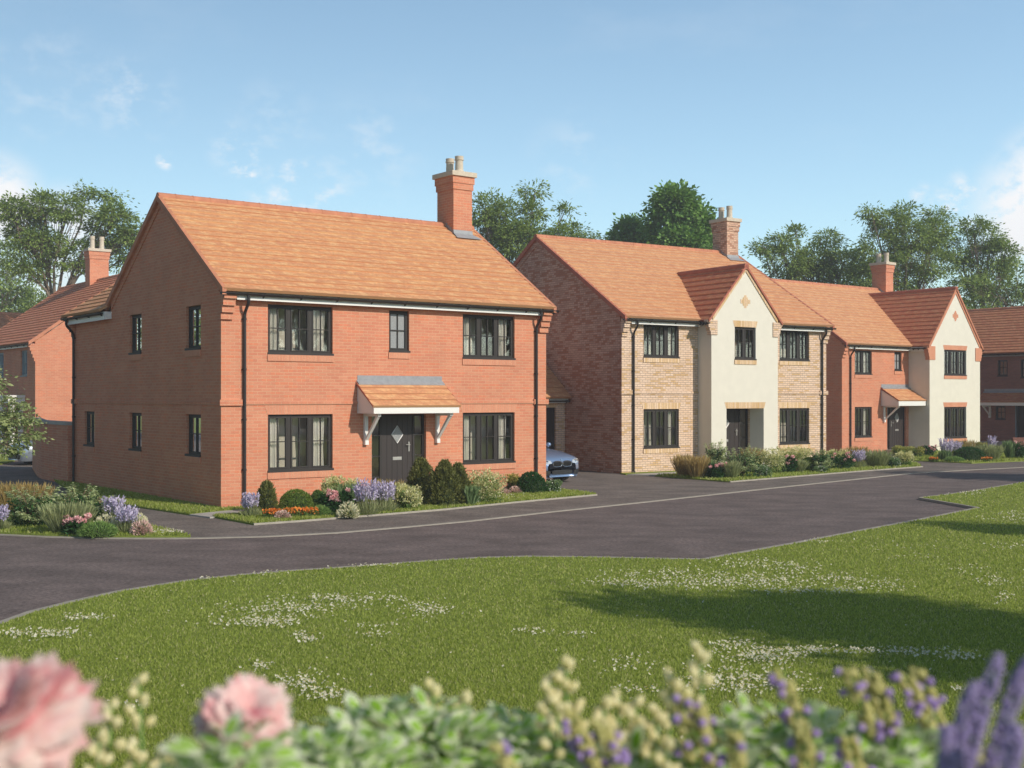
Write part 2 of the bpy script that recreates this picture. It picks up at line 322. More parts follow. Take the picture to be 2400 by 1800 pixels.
def turf(name, c1, c2):
    m, t, b, L = new_mat(name); b.inputs['Roughness'].default_value = .95; b.inputs['Specular IOR Level'].default_value = .1
    co = nd(t, 'ShaderNodeTexCoord'); n1 = nd(t, 'ShaderNodeTexNoise'); n1.inputs['Scale'].default_value = 30; n1.inputs['Detail'].default_value = 6; n1.inputs['Roughness'].default_value = .75
    L(co.outputs['Object'], n1.inputs['Vector'])
    mx = nd(t, 'ShaderNodeMix', data_type='RGBA'); mx.inputs[6].default_value = c1; mx.inputs[7].default_value = c2
    r = nd(t, 'ShaderNodeMapRange'); r.inputs['From Min'].default_value = .35; r.inputs['From Max'].default_value = .65; L(n1.outputs[0], r.inputs[0]); L(r.outputs[0], mx.inputs[0]); L(mx.outputs[2], b.inputs['Base Color'])
    bp = nd(t, 'ShaderNodeBump'); bp.inputs['Strength'].default_value = .8; bp.inputs['Distance'].default_value = .03; L(n1.outputs[0], bp.inputs['Height']); L(bp.outputs[0], b.inputs['Normal'])
    return m
M['turf'] = turf('turf', (.17, .22, .04, 1), (.27, .32, .075, 1))
M['blade'] = leaf_mat('grass_blade', (.22, .29, .04, 1), (.40, .46, .11, 1), .4, .6, c3=(.55, .52, .26, 1), spec=.25)
M['ash'] = leaf_mat('ash_leaf', (.12, .19, .04, 1), (.34, .44, .12, 1), .32, .5)
M['maple'] = leaf_mat('maple_leaf', (.12, .24, .05, 1), (.26, .42, .11, 1), .3, .42)
M['young'] = leaf_mat('young_leaf', (.19, .25, .09, 1), (.42, .48, .22, 1), .3, .4)
# ------------------------------------------------------------------ ground
def ccw(p):
    a = sum(p[i][0] * p[(i + 1) % len(p)][1] - p[(i + 1) % len(p)][0] * p[i][1] for i in range(len(p)))
    return p if a > 0 else p[::-1]
def slab(name, pts, z0, z1, m, **kw):
    pts = ccw(pts); mb = MB(); mb.poly([(x, y, z1) for x, y in pts])
    if z0 < z1:
        for i in range(len(pts)):
            a, b = pts[i], pts[(i + 1) % len(pts)]; mb.poly([(*a, z0), (*b, z0), (*b, z1), (*a, z1)])
    return mb.build(name, m, **kw)
def strip(name, pts, w, z0, z1, m, side=0, **kw):
    mb = MB(); n = len(pts); L_, R_ = [], []
    for i, p in enumerate(pts):
        a = Vector(pts[max(i - 1, 0)]); b = Vector(pts[min(i + 1, n - 1)]); d = (b - a).normalized(); nn = Vector((-d.y, d.x))
        L_.append(Vector(p) + nn * w * (.5 + side)); R_.append(Vector(p) - nn * w * (.5 - side))
    for i in range(n - 1):
        q = [R_[i], R_[i + 1], L_[i + 1], L_[i]]
        mb.poly([(v.x, v.y, z1) for v in q])
        for k in (0, 2): mb.poly([(q[k].x, q[k].y, z0), (q[k + 1].x, q[k + 1].y, z0), (q[k + 1].x, q[k + 1].y, z1), (q[k].x, q[k].y, z1)])
    for i in (0, n - 1): mb.poly([(L_[i].x, L_[i].y, z0), (R_[i].x, R_[i].y, z0), (R_[i].x, R_[i].y, z1), (L_[i].x, L_[i].y, z1)])
    return mb.build(name, m, **kw)
S = dict(kind='structure')
slab('ground', [(-900, -900), (900, -900), (900, 900), (-900, 900)], -.03, -.03, M['turf'], **S)
KL = [(-120, 1249), (0, 1254), (110, 1259), (230, 1262), (350, 1263), (455, 1262.5), (620, 1258.5), (790, 1249.5), (950, 1236), (1100, 1222), (1290, 1200.5), (1500, 1178.5), (1800, 1145.5), (2134.7, 1110), (2280, 1101.5), (2400, 1095.6), (2600, 1087)]
KLw = [G(*p) for p in KL]
KLw = [(-30, KLw[0][1] + 3.2)] + KLw + [(46, 62)]
slab('road', [(-60, -15), (70, -15), (70, 85), (-60, 85)], 0, 0, M['road'], **S)
slab('pavement', KLw + [(46, 84), (-59, 84), (-59, 30)], .004, .004, M['pave'], **S)
strip('kerb_line', KLw, .13, 0, .014, M['concrete'], **S)
ML = [(0, 1474), (81, 1444), (171, 1421), (289, 1394.5), (447.6, 1369), (570, 1356), (692, 1346), (800, 1338.5), (900, 1331), (1031, 1321), (1130, 1315), (1237, 1312), (1410, 1314), (1560, 1317.5), (1655, 1318.5), (1683, 1313), (1862, 1281), (2000, 1254), (2167, 1222), (2297.5, 1195)]
ML2 = [(2297.5, 1195), (2159, 1171)]
ML3 = [(2159, 1171), (2273, 1156.6), (2400, 1134), (2600, 1108)]
MLw = [(-13, -2), (-8, 6), (-6.0, 10.2)] + [G(*p) for p in ML]
w2, w3 = [G(*p) for p in ML2], [G(*p) for p in ML3] + [(44, 54)]
lawn_main = MLw + w2[1:] + w3[1:] + [(44, -12), (-13, -12)]
slab('lawn', lawn_main, 0, .05, M['turf'], **S)
strip('lawn_kerb', MLw, .10, 0, .054, M['concrete'], side=.5, **S)
strip('lawn_kerb', w2, .08, 0, .058, M['concrete'], side=.5, **S); strip('lawn_kerb', w3, .08, 0, .054, M['concrete'], side=.5, **S)
o1 = lambda t, s: off(P1, A1, t, s); o2 = lambda t, s: off(P2, A2, t, s); o3 = lambda t, s: off(P3, A1, t, s)
edgeF1 = [G(594, 1231.3), G(700, 1224), G(800, 1216), G(900, 1208), G(1030, 1197.3), G(1211, 1179), G(1398, 1161.7)]
lawn1 = [G(497, 1213.5)] + edgeF1 + [G(1320, 1152), o1(9.3, -.02), o1(6.6, -.02), o1(6.6, -1.3)]
slab('front_lawn', lawn1, 0, .04, M['turf'], **S); strip('edging', edgeF1, .03, 0, .043, M['concrete'], side=-.5, **S)
lawn1b = [o1(0, -.02), o1(3.8, -.02), o1(3.8, -.4), o1(-.2, -.42), G(444, 1208.5), G(347, 1194), G(269, 1182), G(204, 1171), G(184, 1166), G(121, 1124), o1(-.02, 10.4)]
slab('side_lawn', lawn1b, 0, .04, M['turf'], **S)
slab('front_path', [G(444, 1209), o1(-.1, -.42), o1(3.8, -.42), o1(3.8, -.02), o1(6.6, -.02), o1(6.6, -1.28), G(492, 1215.5)], 0, .035, M['slab'], **S)
isl = [G(*p) for p in ((-160, 1245), (-60, 1250), (0, 1252), (110, 1257), (230, 1260), (350, 1261), (447, 1260.5), (400, 1249), (356, 1237), (270, 1216), (180, 1200), (60, 1176), (-60, 1165), (-200, 1160))]
slab('island_lawn', isl, 0, .04, M['turf'], **S)
edgeF2 = [G(1709.5, 1131), G(1866, 1118), G(2000, 1107), G(2161, 1095)]
lawn2 = [G(1534.6, 1117)] + edgeF2 + [G(2136, 1083), G(2090, 1074), o2(9.9, .2), o2(9.8, -.02), o2(6.7, -.02), o2(6.7, -.72), o2(6.1, -.72), o2(6.1, -1.5)]
slab('front_lawn', lawn2, 0, .04, M['turf'], **S); strip('edging', edgeF2, .04, 0, .043, M['concrete'], side=-.5, **S)
slab('side_lawn', [o2(-.1, -.02), o2(3.36, -.02), o2(3.36, -.45), o2(-.3, -.6)], 0, .04, M['turf'], **S)
slab('front_path', [o2(-.25, -.62), o2(3.36, -.47), o2(3.36, -.72), o2(6.1, -.72), o2(6.1, -1.45), o2(.2, -1.5)], 0, .035, M['slab'], **S)
lawn3 = [G(2141, 1069), G(2139, 1081), G(2277, 1087), G(2400, 1081.5), G(2600, 1072), G(2600, 1050), G(2400, 1050), o3(9.6, -.3), o3(9.3, -1.15), o3(5.1, -1.15)]
slab('front_lawn', lawn3, 0, .04, M['turf'], **S)
slab('far_lawn', [G(-120, 1070), G(-120, 1092), G(-10, 1093), G(34, 1082), G(38, 1068), G(0, 1066)], 0, .04, M['turf'], **S)
# the raised bank the foreground border grows on
def bank_z(x, y):
    z = 1.72 * max(0, min(1, (6.2 - y) / 3.9)); z = z * z * (3 - 2 * z / 1.72) / 1.72 if z < 1.72 else 1.72
    k = max(0, min(1, (7 - abs(x)) / 4)); return z * k - .02 * (1 - k)
mb = MB(); NX, NY = 40, 30
gx = [-7.5 + 15 * i / NX for i in range(NX + 1)]; gy = [-3 + 9.6 * j / NY for j in range(NY + 1)]
mb.v = [(x, y, bank_z(x, y)) for y in gy for x in gx]
mb.f = [(j * (NX + 1) + i, j * (NX + 1) + i + 1, (j + 1) * (NX + 1) + i + 1, (j + 1) * (NX + 1) + i) for j in range(NY) for i in range(NX)]; mb.uv = [(0, 0)] * (4 * len(mb.f))
mb.build('bank', M['turf'], smooth=True, **S)
# ------------------------------------------------------------------ house kit
FRONT = lambda u, d, z: (u, -d, z)         # wall y=0 facing -y, d = outward
def front_at(y0): return lambda u, d, z: (u, y0 - d, z)
def left_at(x0): return lambda u, d, z: (x0 - d, u, z)
def right_at(x0): return lambda u, d, z: (x0 + d, u, z)
def wallpanel(mb, Pm, u0, u1, z0, z1, ops=(), rev=.12, top=None):
    us = sorted({u0, u1, *[o[0] for o in ops], *[o[1] for o in ops]}); zs = sorted({z0, z1, *[o[2] for o in ops], *[o[3] for o in ops]})
    for i in range(len(us) - 1):
        for j in range(len(zs) - 1):
            cu, cz = (us[i] + us[i + 1]) / 2, (zs[j] + zs[j + 1]) / 2
            if any(o[0] < cu < o[1] and o[2] < cz < o[3] for o in ops): continue
            mb.poly([Pm(us[i], 0, zs[j]), Pm(us[i + 1], 0, zs[j]), Pm(us[i + 1], 0, zs[j + 1]), Pm(us[i], 0, zs[j + 1])])
    for o in ops:
        a, b, c, d = o[:4]; r = o[4] if len(o) > 4 else rev
        for q in (((a, c), (a, d)), ((b, c), (b, d)), ((a, c), (b, c)), ((a, d), (b, d))):
            mb.poly([Pm(q[0][0], 0, q[0][1]), Pm(q[1][0], 0, q[1][1]), Pm(q[1][0], -r, q[1][1]), Pm(q[0][0], -r, q[0][1])])
    if top: mb.poly([Pm(u, 0, z) for u, z in top])
def window(root, Pm, u0, u1, z0, z1, casements=3, bars=1, frame='frame', soldier='brick_soldier', arch=False, sill=True, curt='LR', glass='glass', rec=.07, seed=0, archtop=.22):
    mb = MB(); fw = .055; B = lambda a, b, c, d, z, y: mb.box(a, b, c, d, z, y, lambda u, dd, zz: Pm(u, dd, zz))
    B(u0, u0 + fw, -rec - .06, -rec, z0, z1); B(u1 - fw, u1, -rec - .06, -rec, z0, z1)
    B(u0 + fw, u1 - fw, -rec - .06, -rec, z1 - fw, z1); B(u0 + fw, u1 - fw, -rec - .06, -rec, z0, z0 + fw)
    B(u0 - .01, u1 + .02, -rec - .05, .03, z0 - .03, z0 + .022)
    w = (u1 - u0) / casements
    for k in range(1, casements): B(u0 + w * k - .042, u0 + w * k + .042, -rec - .06, -rec + .004, z0 + fw, z1 - fw)
    for k in range(casements):
        a, b = u0 + w * k + .05, u0 + w * (k + 1) - .05
        for s in (a, b - .03): B(s, s + .03, -rec - .045, -rec + .012, z0 + fw, z1 - fw)
        B(a + .03, b - .03, -rec - .045, -rec + .012, z1 - fw - .03, z1 - fw); B(a + .03, b - .03, -rec - .045, -rec + .012, z0 + fw, z0 + fw + .03)
        for j in range(bars):
            c = a + (b - a) * (j + 1) / (bars + 1); B(c - .011, c + .011, -rec - .035, -rec + .003, z0 + fw + .03, z1 - fw - .03)
        zc = (z0 + z1) / 2 + .02; B(a + .03, b - .03, -rec - .034, -rec + .006, zc - .011, zc + .011)
    win = mb.build('window', M[frame], root)
    g = MB(); g.poly([Pm(u0 + .03, -rec - .03, z0 + .03), Pm(u1 - .03, -rec - .03, z0 + .03), Pm(u1 - .03, -rec - .03, z1 - .03), Pm(u0 + .03, -rec - .03, z1 - .03)]); g.build('pane', M[glass], win)
    def curtain(a, b, ph):
        c = MB(); n = 26; zt, zb = z1 - .06, z0 + .05; rows = [zt, zt - .35 * (zt - zb), zt - .58 * (zt - zb), zt - .62 * (zt - zb), zb]; ks = [1, .93, .80, .80, .92]
        base = 0
        for r, (z, k) in enumerate(zip(rows, ks)):
            for i in range(n + 1):
                f = i / n; mid = (a + b) / 2; u = mid + (a + (b - a) * f - mid) * k
                c.v.append(Pm(u, -rec - .17 - .035 * math.sin(f * 5 * 2 * math.pi + ph), z))
        for r in range(4):
            for i in range(n):
                q = r * (n + 1) + i; c.f.append((q, q + 1, q + n + 2, q + n + 1)); c.uv += [(0, 0)] * 4
        c.build('curtain', M['curtain'], win, smooth=True)
    W = u1 - u0
    if 'L' in curt: curtain(u0 + .05, u0 + .05 + W * .20, seed)
    if 'R' in curt: curtain(u1 - .09 - W * .22, u1 - .09, seed + 1)
    if 'C' in curt: curtain(u0 + W * .40, u0 + W * .40 + .17, seed + 2)
    if 'D' in curt: curtain(u0 + W * .60, u0 + W * .60 + .15, seed + 2)
    if sill:
        s = MB(); s.box(u0 - .02, u1 + .02, -.05, .028, z0 - .18, z0 - .031, lambda u, dd, zz: Pm(u, dd, zz)); s.build('brick_sill', M[soldier], win)
    if arch: lintel(win, Pm, u0, u1, z1, archtop, soldier)
    return win
def lintel(parent, Pm, u0, u1, z1, h, soldier, proud=.006):
    s = MB(); a = [(u0 - .015, z1 + .002), (u1 + .015, z1 + .002), (u1 + .09, z1 + h), (u0 - .09, z1 + h)]
    f = [Pm(u, proud, z) for u, z in a]; b = [Pm(u, -.02, z) for u, z in a]
    s.poly(f)
    for i in range(4): s.poly([f[i], f[(i + 1) % 4], b[(i + 1) % 4], b[i]])
    return s.build('lintel', M[soldier], parent)
def slope(mb, Mp, l0, l1, e, r, gauge=.27, th=.05, uoff=0):
    """courses of tiles from eave e=(h,z) to ridge r=(h,z); Mp(l,h,z)"""
    dh, dz = r[0] - e[0], r[1] - e[1]; Ln = math.hypot(dh, dz); n = max(1, round(Ln / gauge)); nh, nz = -dz / Ln, dh / Ln
    if nz < 0: nh, nz = -nh, -nz
    for i in range(n):
        a, b = i / n, (i + 1) / n
        p = lambda f, o, l: Mp(l, e[0] + dh * f + nh * o, e[1] + dz * f + nz * o)
        va, vb = i * gauge, (i + 1) * gauge
        mb.poly([p(a, .03, l0), p(a, .03, l1), p(b, 0.004, l1), p(b, .004, l0)], [(l0 + uoff, va), (l1 + uoff, va), (l1 + uoff, vb), (l0 + uoff, vb)])
        mb.poly([p(a, .004 if i else -th, l0), p(a, .004 if i else -th, l1), p(a, .03, l1), p(a, .03, l0)], [(l0, va)] * 4)
        for l in (l0, l1): mb.poly([p(a, -th, l), p(b, -th, l), p(b, .004, l), p(a, .03, l)], [(l, va)] * 4)
    q = lambda f, l: Mp(l, e[0] + dh * f + nh * -th, e[1] + dz * f + nz * -th)
    mb.poly([q(0, l0), q(1, l0), q(1, l1), q(0, l1)], [(0, 0)] * 4)
RX = lambda l, h, z: (l, h, z)      # ridge along x
RY = lambda l, h, z: (h, l, z)      # ridge along y
def ridge(root, Mp, l0, l1, h, z, m='ridge', r=.11):
    mb = MB(); mb.tube([Mp(l0, h, z), Mp(l1, h, z)], r, 12)
    n = int(abs(l1 - l0) / .45)
    for i in range(1, n): l = l0 + (l1 - l0) * i / n; mb.tube([Mp(l - .012, h, z), Mp(l + .012, h, z)], r + .008, 12)
    return mb.build('ridge_tiles', M[m], root)
def verge(root, Mp, l, pts, m='ridge', w=.05, d=.13, name='verge'):
    """narrow capping down a rake: pts list of (h,z)"""
    mb = MB()
    for (h0, z0), (h1, z1) in zip(pts[:-1], pts[1:]):
        mb.poly([Mp(l - w, h0, z0 + .03), Mp(l - w, h1, z1 + .03), Mp(l + w, h1, z1 + .03), Mp(l + w, h0, z0 + .03)])
        mb.poly([Mp(l - w, h0, z0 - d), Mp(l - w, h1, z1 - d), Mp(l + w, h1, z1 - d), Mp(l + w, h0, z0 - d)])
        for q in (l - w, l + w): mb.poly([Mp(q, h0, z0 - d), Mp(q, h1, z1 - d), Mp(q, h1, z1 + .03), Mp(q, h0, z0 + .03)])
    h0, z0 = pts[0]; h1, z1 = pts[-1]
    for h, z in (pts[0], pts[-1]): mb.poly([Mp(l - w, h, z - d), Mp(l + w, h, z - d), Mp(l + w, h, z + .03), Mp(l - w, h, z + .03)])
    return mb.build(name, M[m], root)
def gutter(root, Mp, l0, l1, h, z, sgn=-1):
    mb = MB(); n = 8; r = .058
    a = [(h + r * math.cos(math.pi + math.pi * k / n), z + r * math.sin(math.pi + math.pi * k / n)) for k in range(n + 1)]
    a2 = [(h + (r - .008) * math.cos(math.pi + math.pi * k / n), z + (r - .008) * math.sin(math.pi + math.pi * k / n)) for k in range(n + 1)]
    mb.prism(a + a2[::-1], l0, l1, Mp)
    for l in (l0, l1): mb.poly([Mp(l, *p) for p in a])
    k = max(2, int(abs(l1 - l0) / .95))
    for i in range(k + 1):
        l = l0 + .1 + (l1 - l0 - .2) * i / k; mb.prism([(h - sgn * .085, z + .01), (h + sgn * r * 1.05, z + .01), (h + sgn * r, z - .035), (h - sgn * .085, z - .10)], l - .012, l + .012, Mp)
    return mb.build('gutter', M['black'], root)
def downpipe(root, Pm, u, ztop, z0=.03, over=.27, r=.036):
    mb = MB(); mb.tube([Pm(u, over, ztop), Pm(u, over, ztop - .12), Pm(u, over - .02, ztop - .18), Pm(u, .09, ztop - .36), Pm(u, .065, ztop - .42), Pm(u, .06, ztop - .5), Pm(u, .06, z0 + .08), Pm(u, .10, z0)], r, 10)
    z = ztop - .5
    while z > .3: mb.tube([Pm(u, .06, z), Pm(u, .06, z - .05)], r + .009, 10); mb.box(u - .055, u + .055, -.0, .03, z - .04, z - .015, lambda a, b, c: Pm(a, b, c)); z -= 1.15
    return mb.build('downpipe', M['black'], root)
def eaves(root, Mp, l0, l1, hw, hf, z0, z1, m='white'):
    """boxed white soffit and fascia; hw wall line, hf fascia line"""
    mb = MB(); mb.prism([(hw, z0 + .03), (hf, z0), (hf, z1), (hw, z1)], l0, l1, Mp); return mb.build('fascia', M[m], root)
def chimney(root, x0, x1, y0, y1, zb, zc, m, pots=2, ph=.5, cap=.14, along='y', flash=None, flue='stone'):
    mb = MB(); mb.box(x0, x1, y0, y1, zb, zc - .38)
    mb.box(x0 - .03, x1 + .03, y0 - .03, y1 + .03, zc - .52 - .0, zc - .34); mb.box(x0 - .055, x1 + .055, y0 - .055, y1 + .055, zc - .34, zc - cap)
    c = mb.build('chimney', M[m], root)
    k = MB(); k.box(x0 - .11, x1 + .11, y0 - .11, y1 + .11, zc - cap, zc); k.build('chimney_cap', M['stone'], c, bevel=.01)
    for i in range(pots):
        p = MB(); f = (i + .5) / pots; cx, cy = ((x0 + x1) / 2, y0 + (y1 - y0) * (.22 + .56 * i / max(1, pots - 1))) if along == 'y' else (x0 + (x1 - x0) * (.25 + .5 * i / max(1, pots - 1)), (y0 + y1) / 2)
        p.lathe([(.15, 0), (.145, .05), (.12, .08), (.112, ph * .75), (.135, ph * .76), (.135, ph * .82), (.12, ph * .83), (.13, ph), (.10, ph), (.095, ph * .4)], (cx, cy, zc)); p.build('chimney_pot', M[flue], c, smooth=False)
    if flash:
        yf, zf, sl = flash   # front face, height where roof meets, roof slope dz/dy
        l = MB(); w = .10
        l.poly([(x0 - .01, yf - .012, zf + .14), (x1 + .01, yf - .012, zf + .14), (x1 + .01, yf - .03, zf + .03), (x0 - .01, yf - .03, zf + .03)])
        l.poly([(x0 - .01, yf - .03, zf + .035), (x1 + .01, yf - .03, zf + .035), (x1 + .2, yf - .27, zf - .24 * sl + .04), (x0 - .05, yf - .27, zf - .24 * sl + .04)])
        n = 4
        for i in range(n):
            ya = yf + .1 * i; za = zf + .1 * i * sl
            l.poly([(x0 - .008, ya, za - .02), (x0 - .008, ya + .1, za - .02 + .1 * sl), (x0 - .008, ya + .1, za + .16), (x0 - .008, ya, za + .16)])
        l.build('flashing', M['lead'], c)
    return c
def kneeler(root, Mf, x0, x1, z0, n, step, m, zs=.15, name='corbel'):
    mb = MB()
    for i in range(n): mb.box(x0, x1, -.0, step * (i + 1), z0 + zs * i, z0 + zs * (i + 1) - .004, lambda u, d, z: Mf(u, d, z))
    return mb.build(name, M[m], root)
def door(root, Pm, u0, u1, z0, z1, side='both', rec=.09, hinge='R', sw=.28, m='door'):
    fr = MB(); B = lambda *a: fr.box(*a, lambda u, d, z: Pm(u, d, z))
    B(u0, u0 + .05, -rec - .08, -rec, z0, z1); B(u1 - .05, u1, -rec - .08, -rec, z0, z1); B(u0 + .05, u1 - .05, -rec - .08, -rec, z1 - .05, z1); B(u0 + .05, u1 - .05, -rec - .08, -rec + .02, z0, z0 + .04)
    a, b = u0 + .05, u1 - .05; sides = []
    if side in ('both', 'L'): B(a + sw - .04, a + sw + .02, -rec - .08, -rec, z0 + .04, z1 - .05); sides.append((a, a + sw - .04)); a += sw + .02
    if side in ('both', 'R'): B(b - sw - .02, b - sw + .04, -rec - .08, -rec, z0 + .04, z1 - .05); sides.append((b - sw + .04, b)); b -= sw + .02
    for s0, s1 in sides:
        for k in (1, 2, 3): zz = z0 + (z1 - z0) * k / 4; B(s0, s1, -rec - .05, -rec - .015, zz - .014, zz + .014)
    f = fr.build('door_frame', M['frame'], root)
    for s0, s1 in sides:
        g = MB(); g.poly([Pm(s0, -rec - .035, z0), Pm(s1, -rec - .035, z0), Pm(s1, -rec - .035, z1), Pm(s0, -rec - .035, z1)]); g.build('side_light', M['glass'], f)
    d = MB(); n = 6; w = (b - a) / n; d.box(a, b, -rec - .06, -rec - .028, z0 + .04, z1 - .05, lambda u, q, z: Pm(u, q, z))
    for i in range(n): d.box(a + i * w + .006, a + (i + 1) * w - .006, -rec - .028, -rec - .02, z0 + .06, z1 - .07, lambda u, q, z: Pm(u, q, z))
    dr = d.build('door', M[m], root)
    c = (a + b) / 2; zc = z0 + (z1 - z0) * .755; dm = MB(); q = [(c, zc - .22), (c + .17, zc), (c, zc + .22), (c - .17, zc)]
    dm.poly([Pm(u, -rec - .012, z) for u, z in q]); dm.build('diamond_pane', M['obscure'], dr)
    rim = MB(); qq = [Pm(u, -rec - .010, z) for u, z in q]
    for i in range(4): rim.tube([qq[i], qq[(i + 1) % 4]], .008, 6)
    rim.build('pane_trim', M['steel'], dr)
    lb = MB(); lb.box(c - .13, c + .13, -rec - .02, -rec - .006, z0 + .93, z0 + 1.01, lambda u, q, z: Pm(u, q, z)); lb.build('letter_box', M['steel'], dr, bevel=.004)
    hx = b - .1 if hinge == 'R' else a + .1; sg = -1 if hinge == 'R' else 1
    hd = MB(); hd.box(hx - .017, hx + .017, -rec - .02, -rec - .008, z0 + 1.14, z0 + 1.38, lambda u, q, z: Pm(u, q, z)); hd.tube([Pm(hx, -rec - .01, z0 + 1.31), Pm(hx, -rec + .04, z0 + 1.31), Pm(hx + sg * .12, -rec + .045, z0 + 1.31)], .011, 8); hd.build('door_handle', M['steel'], dr)
    return dr
def canopy(root, y0, u0, u1, zf0, zf1, zt, proj, br, tile='tile', flash=True, low=1.4):
    cp = MB(); FM = front_at(y0)
    cp.box(u0, u1, proj - .03, proj, zf0, zf1, lambda u, d, z: FM(u, d, z))
    for u in (u0, u1 - .03): cp.prism([(0, zf0), (proj - .031, zf0), (proj - .031, zf1 - .01), (0, zt - .1)], u, u + .03, lambda l, h, z: FM(l, h, z))
    cp.box(u0 + .03, u1 - .03, 0.0, proj - .03, zf0 + .02, zf0 + .04, lambda u, d, z: FM(u, d, z))
    c = cp.build('canopy', M['white'], root)
    r = MB(); slope(r, lambda l, h, z: (l, y0 + h, z), u0 - .03, u1 + .03, (-proj - .03, zf1 + .012), (0, zt), gauge=.27, th=.03); r.build('canopy_tiles', M[tile], c)
    for u in (u0 - .045, u1 + .03): v = MB(); v.prism([(proj + .03, zf1 + .005), (proj + .03, zf1 + .03), (0, zt + .02), (0, zt - .04)], u, u + .015, lambda l, h, z: FM(l, h, z)); v.build('canopy_verge', M['ridge_red'], c)
    if flash:
        f = MB(); sl = (zt - zf1) / proj
        f.prism([(.004, zt - .03), (.012, zt + .17), (.004, zt + .17)], u0, u1, lambda l, h, z: FM(l, h, z))
        f.prism([(.0, zt + .05), (.12, zt - .12 * sl + .06), (.12, zt - .12 * sl + .035), (0, zt + .02)], u0 - .02, u1 + .02, lambda l, h, z: FM(l, h, z)); f.build('flashing', M['lead'], c)
    for u in br:
        b = MB(); w = .045
        b.box(u - w, u + w, 0, .075, low + .04, zf0, lambda a, d, z: FM(a, d, z)); b.box(u - w, u + w, .075, proj - .10, zf0 - .07, zf0, lambda a, d, z: FM(a, d, z))
        b.prism([(.02, low + .1), (.10, low + .12), (proj - .12, zf0 - .07), (proj - .22, zf0 - .07)], u - w + .008, u + w - .008, lambda l, h, z: FM(l, h, z))
        b.prism([(0, low), (.1, low), (.1, low + .1), (0, low + .14)], u - w - .004, u + w + .004, lambda l, h, z: FM(l, h, z))
        b.build('bracket', M['white'], c)
    return c
def room(root, x0, x1, y0, y1, z0, z1, floors=(2.5,)):
    mb = MB(); i = .8
    mb.box(x0 + i, x1 - i, y0 + i, y1 - i, z0, z1)
    for z in floors: mb.box(x0 + .15, x1 - .15, y0 + .15, y1 - .15, z, z + .06)
    mb.box(x0 + .16, x1 - .16, y0 + .16, y1 - .16, z0 + .02, z0 + .05)
    mb.box(x0 + .14, x1 - .14, y0 + .14, y1 - .14, z1, z1 + .03)
    return mb.build('room_interior', M['room'], root)
def diaper(root, Pm, u, z, m, s=.075):
    mb = MB()
    for i, w in zip(range(-3, 3), (.11, .24, .46, .46, .24, .11)): mb.box(u - w / 2, u + w / 2, -.01, .008, z + i * s + .002, z + (i + 1) * s - .002, lambda a, d, c: Pm(a, d, c))
    return mb.build('brick_motif', M[m], root)
def string(root, Pm, u0, u1, z0, z1, m, d=.028, ends=()):
    mb = MB(); mb.box(u0, u1, -.01, d, z0, z1, lambda a, q, c: Pm(a, q, c))
    for a, b in ends: mb.box(a, b, -.01, d + .03, z0 - .02, z1 + .045, lambda x, q, c: Pm(x, q, c))
    return mb.build('string_course', M[m], root)
# ------------------------------------------------------------------ house 1: red brick, nearest
W1, D1, DW = 9.48, 7.2, 10.42
h1 = empty('brick_house', P1, A1, label='nearest red brick house with orange tiled roof and red brick chimney', cat='house')
win = [(1.16, 2.86, .84, 2.16, True), (6.69, 8.39, .84, 2.16, True), (1.16, 2.86, 3.59, 4.73, False), (6.69, 8.39, 3.59, 4.73, False)]
sml = (4.45, 5.04, 3.71, 4.73)
fr_ops = [w[:4] for w in win] + [sml, (3.95, 5.55, .06, 2.14)]
lf = [(1.13, 2.0, 1.19, 2.16), (4.92, 5.77, 1.19, 2.16), (8.55, 9.4, 1.19, 2.16), (1.13, 2.0, 3.71, 4.73), (4.92, 5.77, 3.71, 4.73)]
mb = MB(); wallpanel(mb, FRONT, 0, W1, 0, 4.95, fr_ops)
LF = left_at(0); wallpanel(mb, LF, 0, DW, 0, 4.9, lf, top=[(0, 4.9), (DW - 3.2, 4.9), (D1, 5.1), (3.6, 7.5), (0, 5.15)])
RT = right_at(W1); wallpanel(mb, RT, 0, D1, 0, 4.9, [], top=[(0, 4.9), (D1, 4.9), (D1, 5.15), (3.6, 7.5), (0, 5.15)])
wallpanel(mb, lambda u, d, z: (u, DW + d, z), 0, 5.4, 0, 4.9, [], top=[(0, 4.9), (5.4, 4.9), (5.4, 4.95), (2.7, 6.78), (0, 4.95)])
mb.poly([(5.4, D1, 0), (W1, D1, 0), (W1, D1, 4.9), (5.4, D1, 4.9)]); mb.poly([(5.4, D1, 0), (5.4, DW, 0), (5.4, DW, 4.9), (5.4, D1, 4.9)])
mb.build('wall', M['brick'], h1); room(h1, 0, W1, 0, D1, .1, 4.9)
for i, w in enumerate(win): window(h1, FRONT, *w[:4], arch=w[4], seed=i * 1.7)
window(h1, FRONT, *sml, casements=1, curt='', glass='obscure')
for i, w in enumerate(lf): window(h1, LF, *w, casements=1, curt='L' if i != 3 else '', arch=True, seed=i, archtop=.2)
door(h1, FRONT, 3.95, 5.55, .06, 2.14, 'both', hinge='R')
canopy(h1, 0, 3.54, 6.03, 2.17, 2.33, 2.93, .78, (3.76, 5.87))
string(h1, FRONT, 0, W1, 2.395, 2.465, 'brick', ends=((-.05, .5), (9.03, W1 + .05))); string(h1, LF, 0, DW, 2.395, 2.465, 'brick', d=.024, ends=((10.0, DW + .04),))
kneeler(h1, FRONT, -.03, .27, 4.33, 4, .062, 'brick', .155); kneeler(h1, FRONT, W1 - .27, W1 + .03, 4.33, 4, .062, 'brick', .155)
mb = MB(); e1 = (-.32, 5.0); r1 = (3.6, 7.6); b1 = (7.5, 5.0)
slope(mb, RX, -.07, W1 + .07, e1, r1, .262); slope(mb, RX, -.07, W1 + .07, b1, r1, .262)
